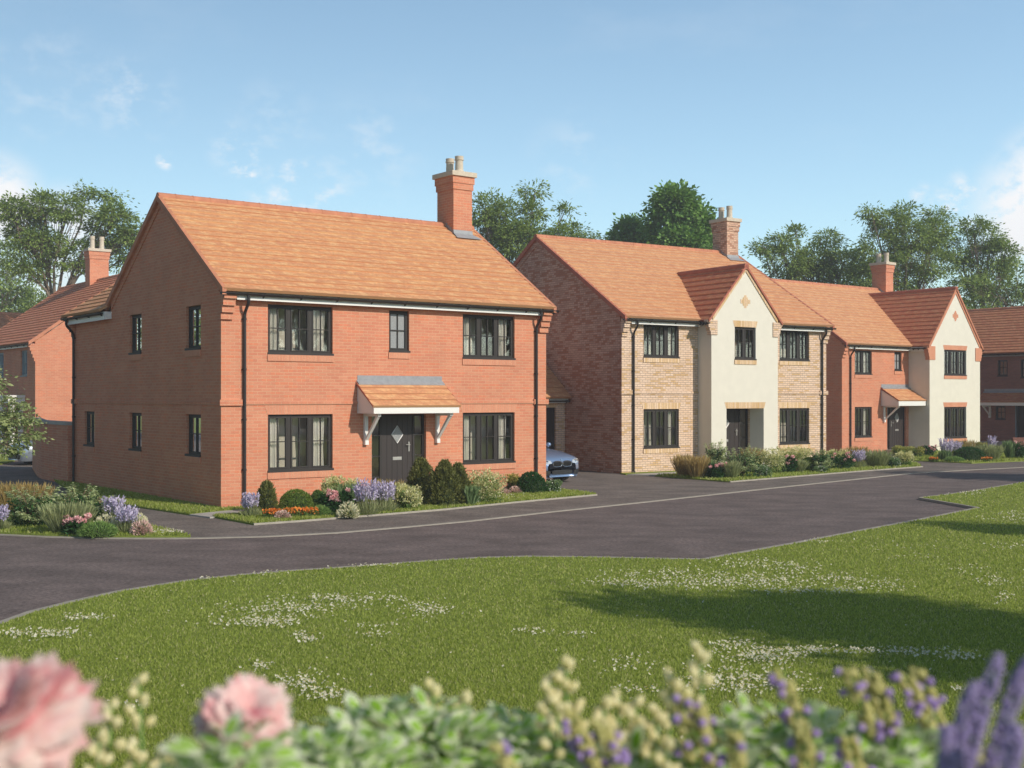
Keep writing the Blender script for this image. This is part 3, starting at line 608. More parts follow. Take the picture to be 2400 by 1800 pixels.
slope(mb, RY, D1 + .02, DW + .07, (-.32, 4.94), (2.7, 6.9)); slope(mb, RY, 3.7, D1, (.03, 5.167), (2.7, 6.9)); slope(mb, RY, 4, DW + .07, (5.72, 4.94), (2.7, 6.9))
roof = mb.build('roof', M['tile'], h1)
ridge(roof, RX, -.09, W1 + .09, 3.6, 7.57); ridge(roof, RY, 5.6, DW + .08, 2.7, 6.86)
verge(roof, RX, -.06, [e1, r1, b1]); verge(roof, RX, W1 + .06, [e1, r1, b1], 'ridge'); verge(roof, RY, DW + .06, [(-.32, 4.94), (2.7, 6.9), (5.72, 4.94)])
verge(h1, RX, -.015, [(.05, 5.12), (3.6, 7.47), (7.1, 5.12)], 'brick', .015, .16, 'gable_band')
eaves(h1, RX, .3, W1 - .3, 0, -.2, 4.78, 4.985); gutter(h1, RX, -.12, W1 + .2, -.272, 4.93)
eaves(h1, RY, D1 - .05, DW - .15, 0, -.2, 4.68, 4.9); gutter(h1, RY, D1 + .02, DW + .14, -.272, 4.87)
downpipe(h1, FRONT, .55, 4.88); downpipe(h1, FRONT, 9.1, 4.88); downpipe(h1, LF, 10.2, 4.82)
kneeler(h1, LF, DW - .2, DW + .02, 4.33, 4, .055, 'brick', .14)
chimney(h1, 8.56, 9.22, 3.12, 3.96, 6.9, 9.13, 'brick', ph=.48, flash=(3.12, 7.285, .663))
mb = MB(); mb.box(3.9, 5.6, -.5, -.03, .0, .13); mb.build('door_step', M['slab'], h1)
# ------------------------------------------------------------------ house 2: buff brick with render gable
W2, D2 = 9.82, 10.0
h2 = empty('brick_house', P2, A2, label='middle house of buff brick with centred cream rendered gable and recessed doorway', cat='house')
g0, g1, gy_ = 3.38, 6.57, -.69
w2s = [(.94, 2.51, .84, 2.16, True), (7.36, 8.91, .84, 2.16, True), (.94, 2.51, 3.93, 5.05, False), (7.36, 8.91, 3.93, 5.05, False)]
mb = MB(); wallpanel(mb, FRONT, 0, W2, 0, 5.2, [w[:4] for w in w2s] + [(4.08, 5.87, .02, 2.17)])
sw_ = MB(); wallpanel(sw_, LF, 0, D2, 0, 5.2, [], top=[(0, 5.2), (D2, 5.2), (D2, 5.33), (5, 8.42), (0, 5.33)]); sw_.build('side_wall', M['multi'], h2, label='side gable in mottled red brown, darker than the buff front'); wallpanel(mb, right_at(W2), 0, D2, 0, 5.2, [], top=[(0, 5.2), (D2, 5.2), (D2, 5.33), (5, 8.42), (0, 5.33)])
mb.poly([(0, D2, 0), (W2, D2, 0), (W2, D2, 5.2), (0, D2, 5.2)]); mb.build('wall', M['buff'], h2); room(h2, 0, W2, 0, D2, .1, 5.1)
GF = front_at(gy_); mb = MB(); wallpanel(mb, GF, g0, g1, 0, 5.2, [(4.47, 5.48, 3.9, 5.03), (4.08, 5.87, .0, 2.17, .69)], top=[(g0, 5.2), (g1, 5.2), (g1, 5.26), ((g0 + g1) / 2, 7.07), (g0, 5.26)])
for x in (g0, g1): mb.poly([(x, gy_, 0), (x, -.002, 0), (x, -.002, 5.25), (x, gy_, 5.25)])
for x in (4.075, 5.875): mb.poly([(x, gy_ + .02, 0), (x, .1, 0), (x, .1, 2.2), (x, gy_ + .02, 2.2)])
mb.build('render_wall', M['render'], h2)
for i, w in enumerate(w2s): window(h2, FRONT, *w[:4], arch=w[4], soldier='buff_soldier', curt='R' if i in (0, 2) else 'D', seed=i)
wg = window(h2, GF, 4.47, 5.48, 3.9, 5.03, casements=2, soldier='buff_soldier', curt='', arch=True)
lintel(h2, GF, 4.08, 5.87, 2.17, .22, 'buff_soldier')
door(h2, FRONT, 4.09, 5.86, .05, 2.16, 'R', rec=.1, sw=.36)
mb = MB(); mb.box(4.09, 5.86, gy_ - .25, .12, 0, .05); mb.build('door_step', M['slab'], h2)
for a, b, e in ((0, g0, ((-.05, .42),)), (g1, W2, ((9.45, W2 + .05),))): string(h2, FRONT, a, b, 2.68, 2.76, 'buff', ends=e)
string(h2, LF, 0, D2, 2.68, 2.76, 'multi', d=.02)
e2, r2, b2 = (-.32, 5.25), (5.0, 8.5), (10.32, 5.25)
mb = MB(); slope(mb, RX, -.07, W2 + .07, e2, r2, .26); slope(mb, RX, -.07, W2 + .07, b2, r2, .26); roof = mb.build('roof', M['tile_fine'], h2)
gc = (g0 + g1) / 2; eg, rg, eg2 = (g0 - .17, 5.22), (gc, 7.2), (g1 + .17, 5.22)
mb = MB(); slope(mb, RY, gy_ - .06, 2.95, eg, rg, .26); slope(mb, RY, gy_ - .06, 2.95, eg2, rg, .26); rf2 = mb.build('gable_roof', M['tile_red'], h2)
ridge(roof, RX, -.09, W2 + .09, 5.0, 8.47); ridge(rf2, RY, gy_ - .08, 2.85, gc, 7.17, 'ridge_red')
verge(roof, RX, -.06, [e2, r2, b2], 'ridge_red'); verge(roof, RX, W2 + .06, [e2, r2, b2], 'ridge_red'); verge(rf2, RY, gy_ - .05, [eg, rg, eg2], 'ridge_red', .03, .07)
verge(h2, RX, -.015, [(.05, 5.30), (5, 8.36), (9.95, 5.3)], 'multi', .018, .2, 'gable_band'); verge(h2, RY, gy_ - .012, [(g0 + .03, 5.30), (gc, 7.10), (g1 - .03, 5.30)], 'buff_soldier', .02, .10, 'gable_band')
for a, b in ((.28, g0), (g1, W2 - .28)): eaves(h2, RX, a, b, 0, -.2, 5.02, 5.22, 'white')
gutter(h2, RX, -.12, g0 + .0, -.272, 5.17); gutter(h2, RX, g1 + .2, W2 + .2, -.272, 5.17)
gutter(h2, RY, gy_ - .1, -.3, g0 - .2, 5.14, 1)
kneeler(h2, FRONT, -.02, .22, 4.6, 4, .06, 'buff', .15); kneeler(h2, FRONT, W2 - .22, W2 + .03, 4.6, 4, .06, 'buff', .15)
def gable_foot(root, g0, g1, y0, y1, w, zb, st, m):
    for side in (0, 1):
        mb = MB()
        for i in range(4):
            d = .05 * (i + 1); x0, x1 = ((g0 - d, g0 + w), (g1 - w, g1 + d))[side]; mb.box(x0, x1, y0, y1, zb + st * i, zb + st * (i + 1) + (.0 if i == 3 else .0))
        mb.build('corbel', M[m], root)
gable_foot(h2, g0, g1, gy_ - .03, gy_ + .16, .26, 4.72, .13, 'buff')
diaper(h2, GF, gc, 5.93, 'buff_soldier'); downpipe(h2, FRONT, .47, 5.12); downpipe(h2, FRONT, 9.55, 5.12)
chimney(h2, 9.02, 9.64, 4.55, 5.4, 7.8, 9.86, 'chim', ph=.52, flash=(4.55, 8.22, .61))
# ------------------------------------------------------------------ house 3: red brick with render gable to the right
W3, D3 = 9.27, 8.6
h3 = empty('brick_house', P3, A1, label='farther red brick house whose cream rendered gable juts out at its right end', cat='house')
g0, g1, gy_ = 5.05, 9.27, -1.13
w3s = [(.93, 2.19, .74, 2.12, True, 2), (.93, 2.19, 3.62, 4.70, False, 2), (3.93, 4.49, 3.82, 4.70, False, 1)]
mb = MB(); wallpanel(mb, FRONT, 0, g0, 0, 4.95, [w[:4] for w in w3s] + [(3.36, 4.85, .05, 2.1)])
wallpanel(mb, LF, 0, D3, 0, 4.9, [], top=[(0, 4.9), (D3, 4.9), (D3, 5.1), (4.3, 8.08), (0, 5.1)])
for x in (g1,): wallpanel(mb, right_at(x), 0, D3, 0, 4.9, [], top=[(0, 4.9), (D3, 4.9), (D3, 5.1), (4.3, 8.08), (0, 5.1)])
mb.poly([(0, D3, 0), (W3, D3, 0), (W3, D3, 4.9), (0, D3, 4.9)]); mb.build('wall', M['brick'], h3); room(h3, 0, W3, 0, D3, .1, 4.9)
GF = front_at(gy_); gw = [(6.23, 8.08, .62, 2.1), (6.23, 8.08, 3.62, 4.82)]; gc = (g0 + g1) / 2
mb = MB(); wallpanel(mb, GF, g0, g1, 0, 4.95, gw, top=[(g0, 4.95), (g1, 4.95), (g1, 5.03), (gc, 7.68), (g0, 5.03)])
for x in (g0, g1): mb.poly([(x, gy_, 0), (x, -.002 if x == g0 else .02, 0), (x, -.002 if x == g0 else .02, 5.0), (x, gy_, 5.0)])
mb.build('render_wall', M['render'], h3)
for i, w in enumerate(w3s): window(h3, FRONT, *w[:4], casements=w[5], arch=w[4], curt='R' if i < 2 else '', seed=i, glass='glass' if i < 2 else 'obscure')
for i, w in enumerate(gw): window(h3, GF, *w, casements=3, arch=True, curt='CD', seed=i)
door(h3, FRONT, 3.36, 4.85, .05, 2.1, 'L', hinge='L', sw=.3)
canopy(h3, 0, 2.9, 5.02, 2.17, 2.40, 3.0, .95, (3.08,)); mb = MB(); mb.box(3.2, 5.0, -.9, -.03, 0, .12); mb.build('door_step', M['slab'], h3)
e3, r3, b3 = (-.32, 4.98), (4.3, 8.18), (8.92, 4.98)
mb = MB(); slope(mb, RX, -.07, W3 + .07, e3, r3, .26); slope(mb, RX, -.07, W3 + .07, b3, r3, .26); roof = mb.build('roof', M['tile_fine'], h3)
eg, rg, eg2 = (g0 - .17, 4.96), (gc, 7.80), (g1 + .17, 4.96)
mb = MB(); slope(mb, RY, gy_ - .06, 3.95, eg, rg, .26); slope(mb, RY, gy_ - .06, 3.95, eg2, rg, .26); rf3 = mb.build('gable_roof', M['tile_red'], h3)
ridge(roof, RX, -.09, W3 + .09, 4.3, 8.15); ridge(rf3, RY, gy_ - .08, 3.9, gc, 7.77, 'ridge_red', .1)
verge(roof, RX, -.06, [e3, r3, b3], 'ridge_red'); verge(roof, RX, W3 + .06, [e3, r3, b3], 'ridge_red'); verge(rf3, RY, gy_ - .05, [eg, rg, eg2], 'ridge', .03, .1)
verge(h3, RY, gy_ - .012, [(g0 + .02, 5.05), (gc, 7.66), (g1 - .02, 5.05)], 'brick', .02, .13, 'gable_band')
eaves(h3, RX, .28, g0, 0, -.2, 4.76, 4.965); gutter(h3, RX, -.12, g0 - .25, -.272, 4.91); eaves(h3, RY, gy_ + .15, -.2, g0, g0 - .12, 4.72, 4.93); gutter(h3, RY, gy_ + .05, -.34, g0 - .2, 4.88, 1)
gutter(h3, RY, gy_ - .1, 2, g1 + .2, 4.88)
kneeler(h3, FRONT, -.02, .22, 4.35, 4, .06, 'brick', .15)
gable_foot(h3, g0, g1, gy_ - .03, gy_ + .2, .42, 4.32, .16, 'brick_soldier')
diaper(h3, GF, gc, 6.45, 'brick_soldier', .083); downpipe(h3, FRONT, .56, 4.86)
chimney(h3, 8.62, 9.25, 3.8, 4.65, 7.4, 9.58, 'brick', ph=.5, flash=(3.8, 7.84, .69))
# ------------------------------------------------------------------ house 4 (far right), house A, B (left), garage
def simple_house(name, P, a, W, D, ez, rz, wallm, tilem, front, left, label, over=.32, extra=None, rx=True, gut='white'):
    h = empty(name, P, a, label=label, cat='house'); mb = MB()
    if rx:
        wallpanel(mb, FRONT, 0, W, 0, ez, [f[:4] for f in front]); wallpanel(mb, LF, 0, D, 0, ez, [f[:4] for f in left], top=[(0, ez), (D, ez), (D / 2, rz - .12)])
        wallpanel(mb, right_at(W), 0, D, 0, ez, [], top=[(0, ez), (D, ez), (D / 2, rz - .12)])
    else:
        wallpanel(mb, FRONT, 0, W, 0, ez, [f[:4] for f in front], top=[(0, ez), (W, ez), (W / 2, rz - .12)]); wallpanel(mb, LF, 0, D, 0, ez, [f[:4] for f in left]); wallpanel(mb, right_at(W), 0, D, 0, ez, [])
    mb.poly([(0, D, 0), (W, D, 0), (W, D, ez), (0, D, ez)]); mb.build('wall', M[wallm], h)
    Mp = RX if rx else RY; L1, S1 = (W, D) if rx else (D, W); e, r, b = (-over, ez - .02), (S1 / 2, rz), (S1 + over, ez - .02)
    mb = MB(); slope(mb, Mp, -.07, L1 + .07, e, r); slope(mb, Mp, -.07, L1 + .07, b, r); rf = mb.build('roof', M[tilem], h)
    ridge(rf, Mp, -.08, L1 + .08, S1 / 2, rz - .03); verge(rf, Mp, -.06, [e, r, b], 'ridge'); verge(rf, Mp, L1 + .06, [e, r, b], 'ridge')
    eaves(h, Mp, .2, L1 - .2, 0, -.2, ez - .22, ez - .03, gut); gutter(h, Mp, -.1, L1 + .1, -.272, ez - .09)
    return h, rf
# far right house: its front runs back to the left
PH4 = (25.7, 66.5); u = 2.9   # near end of the visible front is further right
A4 = A1 - math.pi / 2
# local x runs from far-left to near-right along the front
O4 = (PH4[0] - 6.5 * .6089, PH4[1] + 6.5 * .7933)
h4s = [(7.53, 8.10, 3.71, 4.58), (7.40, 7.98, 1.36, 2.09), (8.85, 10.6, 3.6, 4.58)]
h4, _ = simple_house('brick_house', O4, A4, 14.5, 6.9, 4.98, 7.62, 'darkbrick', 'tile_old', [*h4s, (8.55, 10.1, .1, 2.1)], [], 'brown brick house at the far right edge with a long tiled porch roof', gut='lead')
window(h4, FRONT, *h4s[0], casements=1, arch=False, sill=False, curt=''); window(h4, FRONT, *h4s[1], casements=1, sill=False, curt=''); window(h4, FRONT, *h4s[2], casements=3, sill=False, curt='')
door(h4, FRONT, 8.63, 10.1, .1, 2.1, 'R', m='frame'); canopy(h4, 0, 6.75, 12, 2.12, 2.3, 2.85, .85, (7.1, 11.5), tile='tile_old', low=1.45)
mb = MB(); mb.box(7.0, 12, -1.0, -.03, 0, .18); mb.build('door_step', M['slab'], h4); room(h4, 0, 14.5, 0, 6.9, .1, 4.9)
mb = MB(); mb.box(8.55, 8.62, -.03, .05, .1, 2.2); mb.build('door_trim', M['grey_frame'], h4)
mb = MB(); mb.box(0, 5.5, 0, .22, 0, .42); mb.box(-.02, 5.52, -.02, .24, .42, .48)
mb.build('low_wall', M['darkbrick'], label='low brown brick wall in front of the far right house', cat='wall').location = (25.9, 62.6, 0)
bpy.data.objects['low_wall'].rotation_euler = (0, 0, A4 + .9)
# house A
PA = off(P1, A1, 4.83, 31.0)
hA, rfA = simple_house('brick_house', PA, A1, 8.6, 10.2, 5.08, 8.45, 'brick', 'tile_red', [], [(1.25, 2.3, 3.55, 4.75), (5.2, 6.6, 3.55, 4.75), (4.6, 6.2, .8, 2.1), (2.2, 3.1, .1, 2.1)], 'red brick house behind the nearest one with a sunlit gable and white porch columns', rx=False)
for w in ((1.25, 2.3, 3.55, 4.75), (5.2, 6.6, 3.55, 4.75), (4.6, 6.2, .8, 2.1)): window(hA, LF, *w, casements=2, frame='grey_frame', sill=False, curt='L')
mb = MB(); mb.box(.14, .18, 2.2, 3.1, .1, 2.1); mb.build('door', M['frame'], hA); room(hA, 0, 8.6, 0, 10.2, .1, 5)
kneeler(hA, LF, -.02, .2, 4.2, 5, .06, 'brick', .16)
chimney(hA, 3.85, 4.8, 4.2, 4.9, 7.6, 10.03, 'brick', ph=.65, along='x')
pA = MB(); pA.box(-.75, 0, 1.6, 3.9, 2.3, 2.62); pA.box(-.82, 0, 1.55, 3.95, 2.55, 2.66)
po = pA.build('porch', M['white'], hA)
for (x, y) in ((-.5, 1.85), (-.5, 3.6), (-.08, 1.95), (-.08, 3.5)):
    c = MB(); c.lathe([(.17, 0), (.17, .35), (.13, .42), (.115, 2.1), (.15, 2.2), (.16, 2.3)], (x, y, .02), 16); c.build('column', M['white'], po)
hB, _ = simple_house('brick_house', (-35.8, 73.0), A1, 14, 8, 5.1, 8.1, 'brick', 'tile_old', [], [], 'distant brick house at the left edge showing only its brown roof')
# garage between houses 1 and 2
ga = empty('garage', off(P2, A2, 0, 0), A2, label='low buff brick garage tucked between the nearest and middle houses', cat='garage')
mb = MB(); GG = front_at(3.22); wallpanel(mb, GG, -4.4, -.03, 0, 2.5, [(-3.1, -.42, .02, 2.2)]); mb.poly([(-4.4, 3.22, 0), (-4.4, 8.2, 0), (-4.4, 8.2, 2.5), (-4.4, 5.7, 4.35), (-4.4, 3.22, 2.5)]); mb.poly([(-4.4, 8.2, 0), (-.03, 8.2, 0), (-.03, 8.2, 2.5), (-4.4, 8.2, 2.5)]); mb.build('wall', M['buff'], ga)
mb = MB(); mb.box(-3.1, -.42, 3.3, 3.36, .02, 2.2)
for i in range(18): mb.box(-3.09 + .148 * i, -3.09 + .148 * i + .135, 3.285, 3.3, .04, 2.18)
mb.build('garage_door', M['door'], ga)
mb = MB(); slope(mb, RX, -4.5, -.02, (2.82, 2.56), (5.7, 4.75)); slope(mb, RX, -4.5, -.02, (8.6, 2.56), (5.7, 4.75)); rf = mb.build('roof', M['tile'], ga); ridge(rf, RX, -4.5, -.05, 5.7, 4.72)
eaves(ga, RX, -4.4, -.03, 3.22, 3.0, 2.36, 2.55); gutter(ga, RX, -4.4, -.03, 2.93, 2.45)
lintel(ga, GG, -3.1, -.42, 2.2, .15, 'buff_soldier')
# garden wall
gwp = [(-.02, DW + .12), (.02, 12.2), (.08, 13.4), (.3, 14.6), (.65, 16.0), (1.05, 17.6), (1.4, 19.0)]
def wall_run(name, pts, w, z0, z1, m, parent=None, **kw): return strip(name, pts, w, z0, z1, m, **kw)
gwall = strip('garden_wall', [off(P1, A1, *p) for p in gwp], .22, 0, 1.74, M['brick'], label='curved red brick garden wall joining the rear corner of the nearest house', cat='wall')
cp = strip('coping', [off(P1, A1, *p) for p in gwp], .3, 1.741, 1.84, M['slab']); cp.parent = gwall
# ------------------------------------------------------------------ trees
def tree_mesh(seed, lobes, trunk_h, tr=.28, leaf=(.24, .10), spray=.56, per=74, flat=.5, droop=.35, limb_r=.075):
    """lobes: (x,y,z,rx,ry,rz,n clusters). returns (wood mesh, leaf mesh)"""
    g = np.random.default_rng(seed); rd = random.Random(seed); wood = MB(); P = []; D = []; N = []
    top = Vector((rd.uniform(-.2, .2), rd.uniform(-.2, .2), trunk_h))
    wood.tube([(0, 0, -.1), (0.03, 0, trunk_h * .2), (top.x * .6, top.y * .6, trunk_h * .6), top], [tr * 1.35, tr * 1.05, tr * .9, tr * .8], 9)
    for (lx, ly, lz, rx, ry, rz, n) in lobes:
        c = Vector((lx, ly, lz)); st = Vector((0, 0, trunk_h * rd.uniform(.75, 1)))
        st = top.lerp(st, .5); k = (c - st); m1 = st + k * .35 + Vector((rd.uniform(-.3, .3), rd.uniform(-.3, .3), k.length * .08)); m2 = st + k * .7 + Vector((rd.uniform(-.3, .3), rd.uniform(-.3, .3), 0))
        wood.tube([st, m1, m2, c], [tr * .55, limb_r, limb_r * .7, limb_r * .4], 6, cap=False)
        dirs = unit(g.normal(size=(n, 3))); rr = g.uniform(.35, 1, size=(n, 1)) ** .5; cs = dirs * rr * np.array([rx, ry, rz]) + np.array([lx, ly, lz])
        for q in cs:
            q = Vector(q); s = m1.lerp(c, rd.uniform(.1, 1)); mid = s.lerp(q, .55) + Vector((rd.uniform(-.15, .15), rd.uniform(-.15, .15), rd.uniform(0, .25)))
            wood.tube([s, mid, q], [limb_r * .3, limb_r * .2, .012], 4, cap=False)
            sz = spray * rd.uniform(.6, 1.3); k = int(per * rd.uniform(.6, 1.2)); out = np.array((q - c).normalized()) * .5
            o = g.normal(size=(k, 3)) * np.array([sz, sz, sz * flat]) * .6; o[:, 2] -= droop * (o[:, 0] ** 2 + o[:, 1] ** 2) / sz * .5
            P.append(np.array(q) + o); D.append(unit(o + out + g.normal(size=(k, 3)) * .25 + np.array([0, 0, -.15]))); N.append(unit(g.normal(size=(k, 3)) * .55 + np.array([0, 0, 1])))
    P, D, N = map(np.concatenate, (P, D, N)); n = len(P); s = g.uniform(.65, 1.25, n)
    V = cards_data(P, D, N, leaf[0] * s, leaf[1] * s, .05)
    me = bpy.data.meshes.new('trunk'); me.from_pydata(wood.v, [], wood.f); me.polygons.foreach_set('use_smooth', [True] * len(me.polygons))
    return me, mesh_quads('crown', V)
def place_tree(meshes, loc, rz, sc, leafm, label, group='trees behind the houses', name='tree', kind=None):
    o = empty(name, (*loc, 0), rz, label=label, cat='tree', group=group); o.scale = sc if isinstance(sc, tuple) else (sc,) * 3
    link('trunk', meshes[0], M['bark'], o); link('crown', meshes[1], M[leafm], o); return o
def at(x, D): return ((x - 1200) / F * D, D)
T3 = tree_mesh(15, [(0, 0, 11.3, 2.6, 2.5, 2.9, 60), (1.8, 0, 9.0, 2.3, 2.2, 2.0, 40), (-1.9, 0, 9.2, 2.2, 2.2, 2.2, 40), (-.2, 0, 7.0, 3.3, 2.5, 1.8, 50), (.3, 0, 13.2, 1.5, 1.4, 1.3, 18)], 5.0, leaf=(.30, .21), spray=.62, per=130, flat=.8)
T4 = tree_mesh(22, [(-4.2, 0, 11.0, 1.7, 1.6, 1.5, 16), (-2.0, 0, 12.6, 2.1, 1.6, 1.7, 24), (.8, 0, 13.0, 1.8, 1.6, 1.8, 22), (3.0, 0, 11.2, 2.2, 1.8, 2.1, 28), (5.2, 0, 9.2, 1.7, 1.6, 1.6, 16), (-2.5, 0, 9.0, 2.6, 2, 1.7, 34), (1.4, 0, 9.3, 2.8, 2, 1.9, 40), (4.0, 0, 7.0, 2.5, 2, 1.6, 26), (-.5, 0, 6.6, 3.4, 2, 1.6, 34), (-4.6, 0, 7.3, 2, 2, 1.5, 20)], 5.2)
T5 = tree_mesh(31, [(-1.5, 0, 6.9, 2.4, 2.2, 1.8, 40), (1.5, 0, 7.4, 2.3, 2, 1.7, 40), (0, 0, 5.0, 3.0, 2.4, 1.5, 40), (3.1, 0, 5.4, 1.8, 2, 1.4, 24), (-3.2, 0, 5.2, 1.8, 2, 1.4, 24)], 3.4, tr=.2)
B = 'trees behind the houses'
def px_tree(seed, xc, D, lobes, th, label, leafm='ash', **kw):
    k = F / D; L_ = [((x - xc) / k, (i % 3 - 1) * .8, (931 - y) / k + H, rx / k, max(rx, rz) / k * .9, rz / k, int(n * 1.0)) for i, (x, y, rx, rz, n) in enumerate(lobes)]
    return place_tree(tree_mesh(seed, L_, th, **kw), at(xc, D), 0, 1, leafm, label, B)
px_tree(3, 130, 76, [(45, 495, 35, 30, 26), (95, 480, 40, 30, 28), (60, 540, 55, 35, 38), (170, 492, 40, 30, 28), (205, 445, 24, 16, 7), (255, 455, 20, 13, 6), (280, 512, 35, 30, 24), (312, 548, 28, 25, 18), (235, 540, 60, 42, 42), (110, 575, 70, 38, 42), (190, 605, 50, 38, 28), (290, 595, 40, 38, 22), (70, 630, 50, 25, 18)], 8.2, 'tall open tree with visible pale limbs behind the chimney at the left')
place_tree(T5, at(-20, 98), 1.2, (1.45, 1.4, 1.70), 'ash', 'darker lower tree cut off by the left edge of the picture', B)
place_tree(T5, at(80, 100), 2.5, (1.45, 1.4, 1.3), 'ash', 'low bushy tree under the tall open one, above the brown roof', B)
place_tree(T5, at(300, 90), .5, 1.25, 'ash', 'tree whose top shows against the sloping gable of the nearest house', B)
px_tree(8, 1200, 78, [(1135, 500, 42, 42, 34), (1185, 515, 42, 55, 44), (1150, 575, 60, 50, 46), (1215, 565, 50, 48, 38), (1250, 495, 22, 20, 14), (1255, 440, 28, 18, 9), (1250, 560, 38, 38, 22), (1325, 492, 18, 9, 5), (1345, 545, 40, 24, 20), (1305, 560, 32, 26, 16), (1382, 560, 18, 12, 5), (1230, 620, 60, 40, 30)], 5.5, 'airy tree right of the nearest chimney with a thin top tuft standing clear')
place_tree(T5, at(1120, 90), 1.9, 1.35, 'ash', 'bushy tree directly behind the nearest red chimney', B)
MK = dict(leaf=(.30, .21), spray=.55, per=85, flat=.8)
px_tree(15, 1590, 80, [(1580, 482, 42, 30, 44), (1622, 520, 42, 42, 48), (1560, 530, 40, 40, 38), (1600, 572, 68, 34, 56), (1655, 560, 26, 30, 22), (1575, 460, 24, 12, 12)], 6.5, 'dense round bright green tree left of the buff chimney', 'maple', **MK)
px_tree(16, 1475, 84, [(1462, 545, 28, 22, 24), (1495, 562, 38, 24, 28), (1505, 525, 18, 14, 8), (1430, 568, 26, 10, 10), (1480, 600, 60, 30, 30)], 6, 'small dense green tree rising just above the middle roof ridge', 'maple', **MK)
px_tree(22, 1880, 86, [(1785, 582, 24, 14, 10), (1830, 562, 38, 22, 20), (1872, 540, 16, 11, 6), (1840, 612, 58, 30, 36), (1910, 602, 42, 28, 30), (1945, 558, 24, 24, 16), (1970, 620, 50, 34, 36), (1890, 645, 70, 25, 34), (1800, 650, 40, 20, 16)], 5.5, 'sparse low tree between the buff chimney and the red chimney')
px_tree(23, 2130, 84, [(2035, 500, 22, 13, 9), (2085, 522, 42, 28, 28), (2125, 492, 28, 16, 12), (2120, 555, 52, 38, 44), (2190, 540, 40, 28, 28), (2205, 500, 32, 18, 13), (2055, 590, 58, 40, 40), (2180, 610, 66, 42, 48), (2110, 655, 80, 35, 44), (2020, 640, 40, 30, 22)], 6, 'tallest tree of the right hand group, standing behind the rendered gable')
px_tree(24, 2295, 88, [(2270, 532, 34, 16, 16), (2312, 560, 42, 32, 32), (2258, 580, 46, 36, 34), (2342, 600, 34, 32, 26), (2300, 640, 66, 42, 44), (2368, 622, 26, 18, 10), (2250, 690, 60, 30, 26), (2345, 690, 50, 30, 26)], 6, 'broad tree at the right with a domed crown near the white cloud')
place_tree(T5, at(1990, 92), .7, (1.4, 1.4, 1.55), 'ash', 'leafy tree just left of the farther red chimney', B)
place_tree(T5, at(2415, 84), 0, (1.25, 1.2, 1.38), 'ash', 'tree at the right edge above the brown roof', B)
place_tree(T5, at(2060, 84), 2.9, (1.3, 1.2, 1.15), 'ash', 'low dark green tree filling in behind the farther orange ridge', B)
place_tree(T5, at(2310, 80), 1.4, (1.3, 1.2, .95), 'ash', 'low tree showing over the far right roof ridge', B)
# young tree at the left edge
T6 = tree_mesh(41, [(1.0, -.2, 2.7, 1.25, 1.1, .75, 30), (.7, 0, 3.7, 1.0, 1.0, .6, 22), (1.55, -.2, 1.9, .85, .9, .35, 18), (-.9, 0, 3.2, 1.3, 1.2, 1.0, 30), (.3, 0, 4.2, .9, .9, .5, 16), (.9, 0, 2.0, .9, .8, .4, 16), (2.0, -.1, 2.5, .4, .5, .25, 8)], 1.5, tr=.07, leaf=(.10, .058), spray=.26, per=78, limb_r=.022)
place_tree(T6, (-12.55, 26.3), 0, (.95, .95, .86), 'young', 'young slender tree with glossy leaves reaching in from the left edge', None)
# trees on the green outside the frame: they shade the lawn and show in the window glass
G2 = 'unseen trees standing on the green'
T7 = tree_mesh(77, [(0, 0, 9.0, .8, .8, .6, 10), (.2, .3, 8.0, 1.2, 1.2, .8, 22), (-.2, 0, 6.9, 1.5, 1.5, .8, 30), (.1, .5, 5.7, 1.6, 1.6, .8, 30), (.6, .6, 4.7, 1.6, 1.7, .6, 26), (1.6, 1.2, 3.9, 1.0, 1.0, .5, 10)], 3.4, tr=.13, limb_r=.05, per=210)
place_tree(T7, (14.35, 5.0), 0, (1.15, 1.15, 1.0), 'maple', 'slender unseen tree on the green whose shadow lies across the lawn', G2)
place_tree(T7, (21.0, 14.2), 2, (.8, .8, 1), 'ash', 'smaller unseen tree on the green beside the road notch', G2)
place_tree(T7, (25.8, 31.1), 4, (1.1, 1.1, 1), 'ash', 'unseen tree on the green casting its shadow over the road', G2)
for i, (x, y, k, lab) in enumerate(((-33, -2, 1.0, 'first'), (-36, 8, 1.1, 'second'), (-34, 17, 1.0, 'third'), (-38, 27, 1.15, 'fourth'), (-37, 38, 1.0, 'fifth'), (-43, 50, 1.1, 'sixth'))):  # unseen row added to dim skylight on side walls and darken their window reflections
    place_tree(T5 if i % 2 else T3, (x, y), i * 1.7, k, 'ash' if i % 2 else 'maple', lab + ' unseen tree of the row beyond the left end of the road, counted from the green', 'unseen row of trees beyond the left end of the road')
for i, (x, y, k, lab) in enumerate(((52, 34, 1.1, 'first'), (58, 22, 1.25, 'second'), (54, 10, 1.1, 'third'), (60, -1, 1.2, 'fourth'), (53, -12, 1.2, 'fifth'), (48, -24, 1.1, 'sixth'), (40, -34, 1.1, 'seventh'), (64, 44, 1.1, 'eighth'), (56, 50, 1.0, 'ninth'), (66, 28, 1.3, 'tenth'), (67, 14, 1.3, 'eleventh'), (68, 3, 1.3, 'twelfth'))):
    place_tree(T5, (x, y), i * 1.3, k * 1.55, 'ash', lab + ' unseen tree of the far row across the green, counted from the road end', 'unseen row of trees across the green')
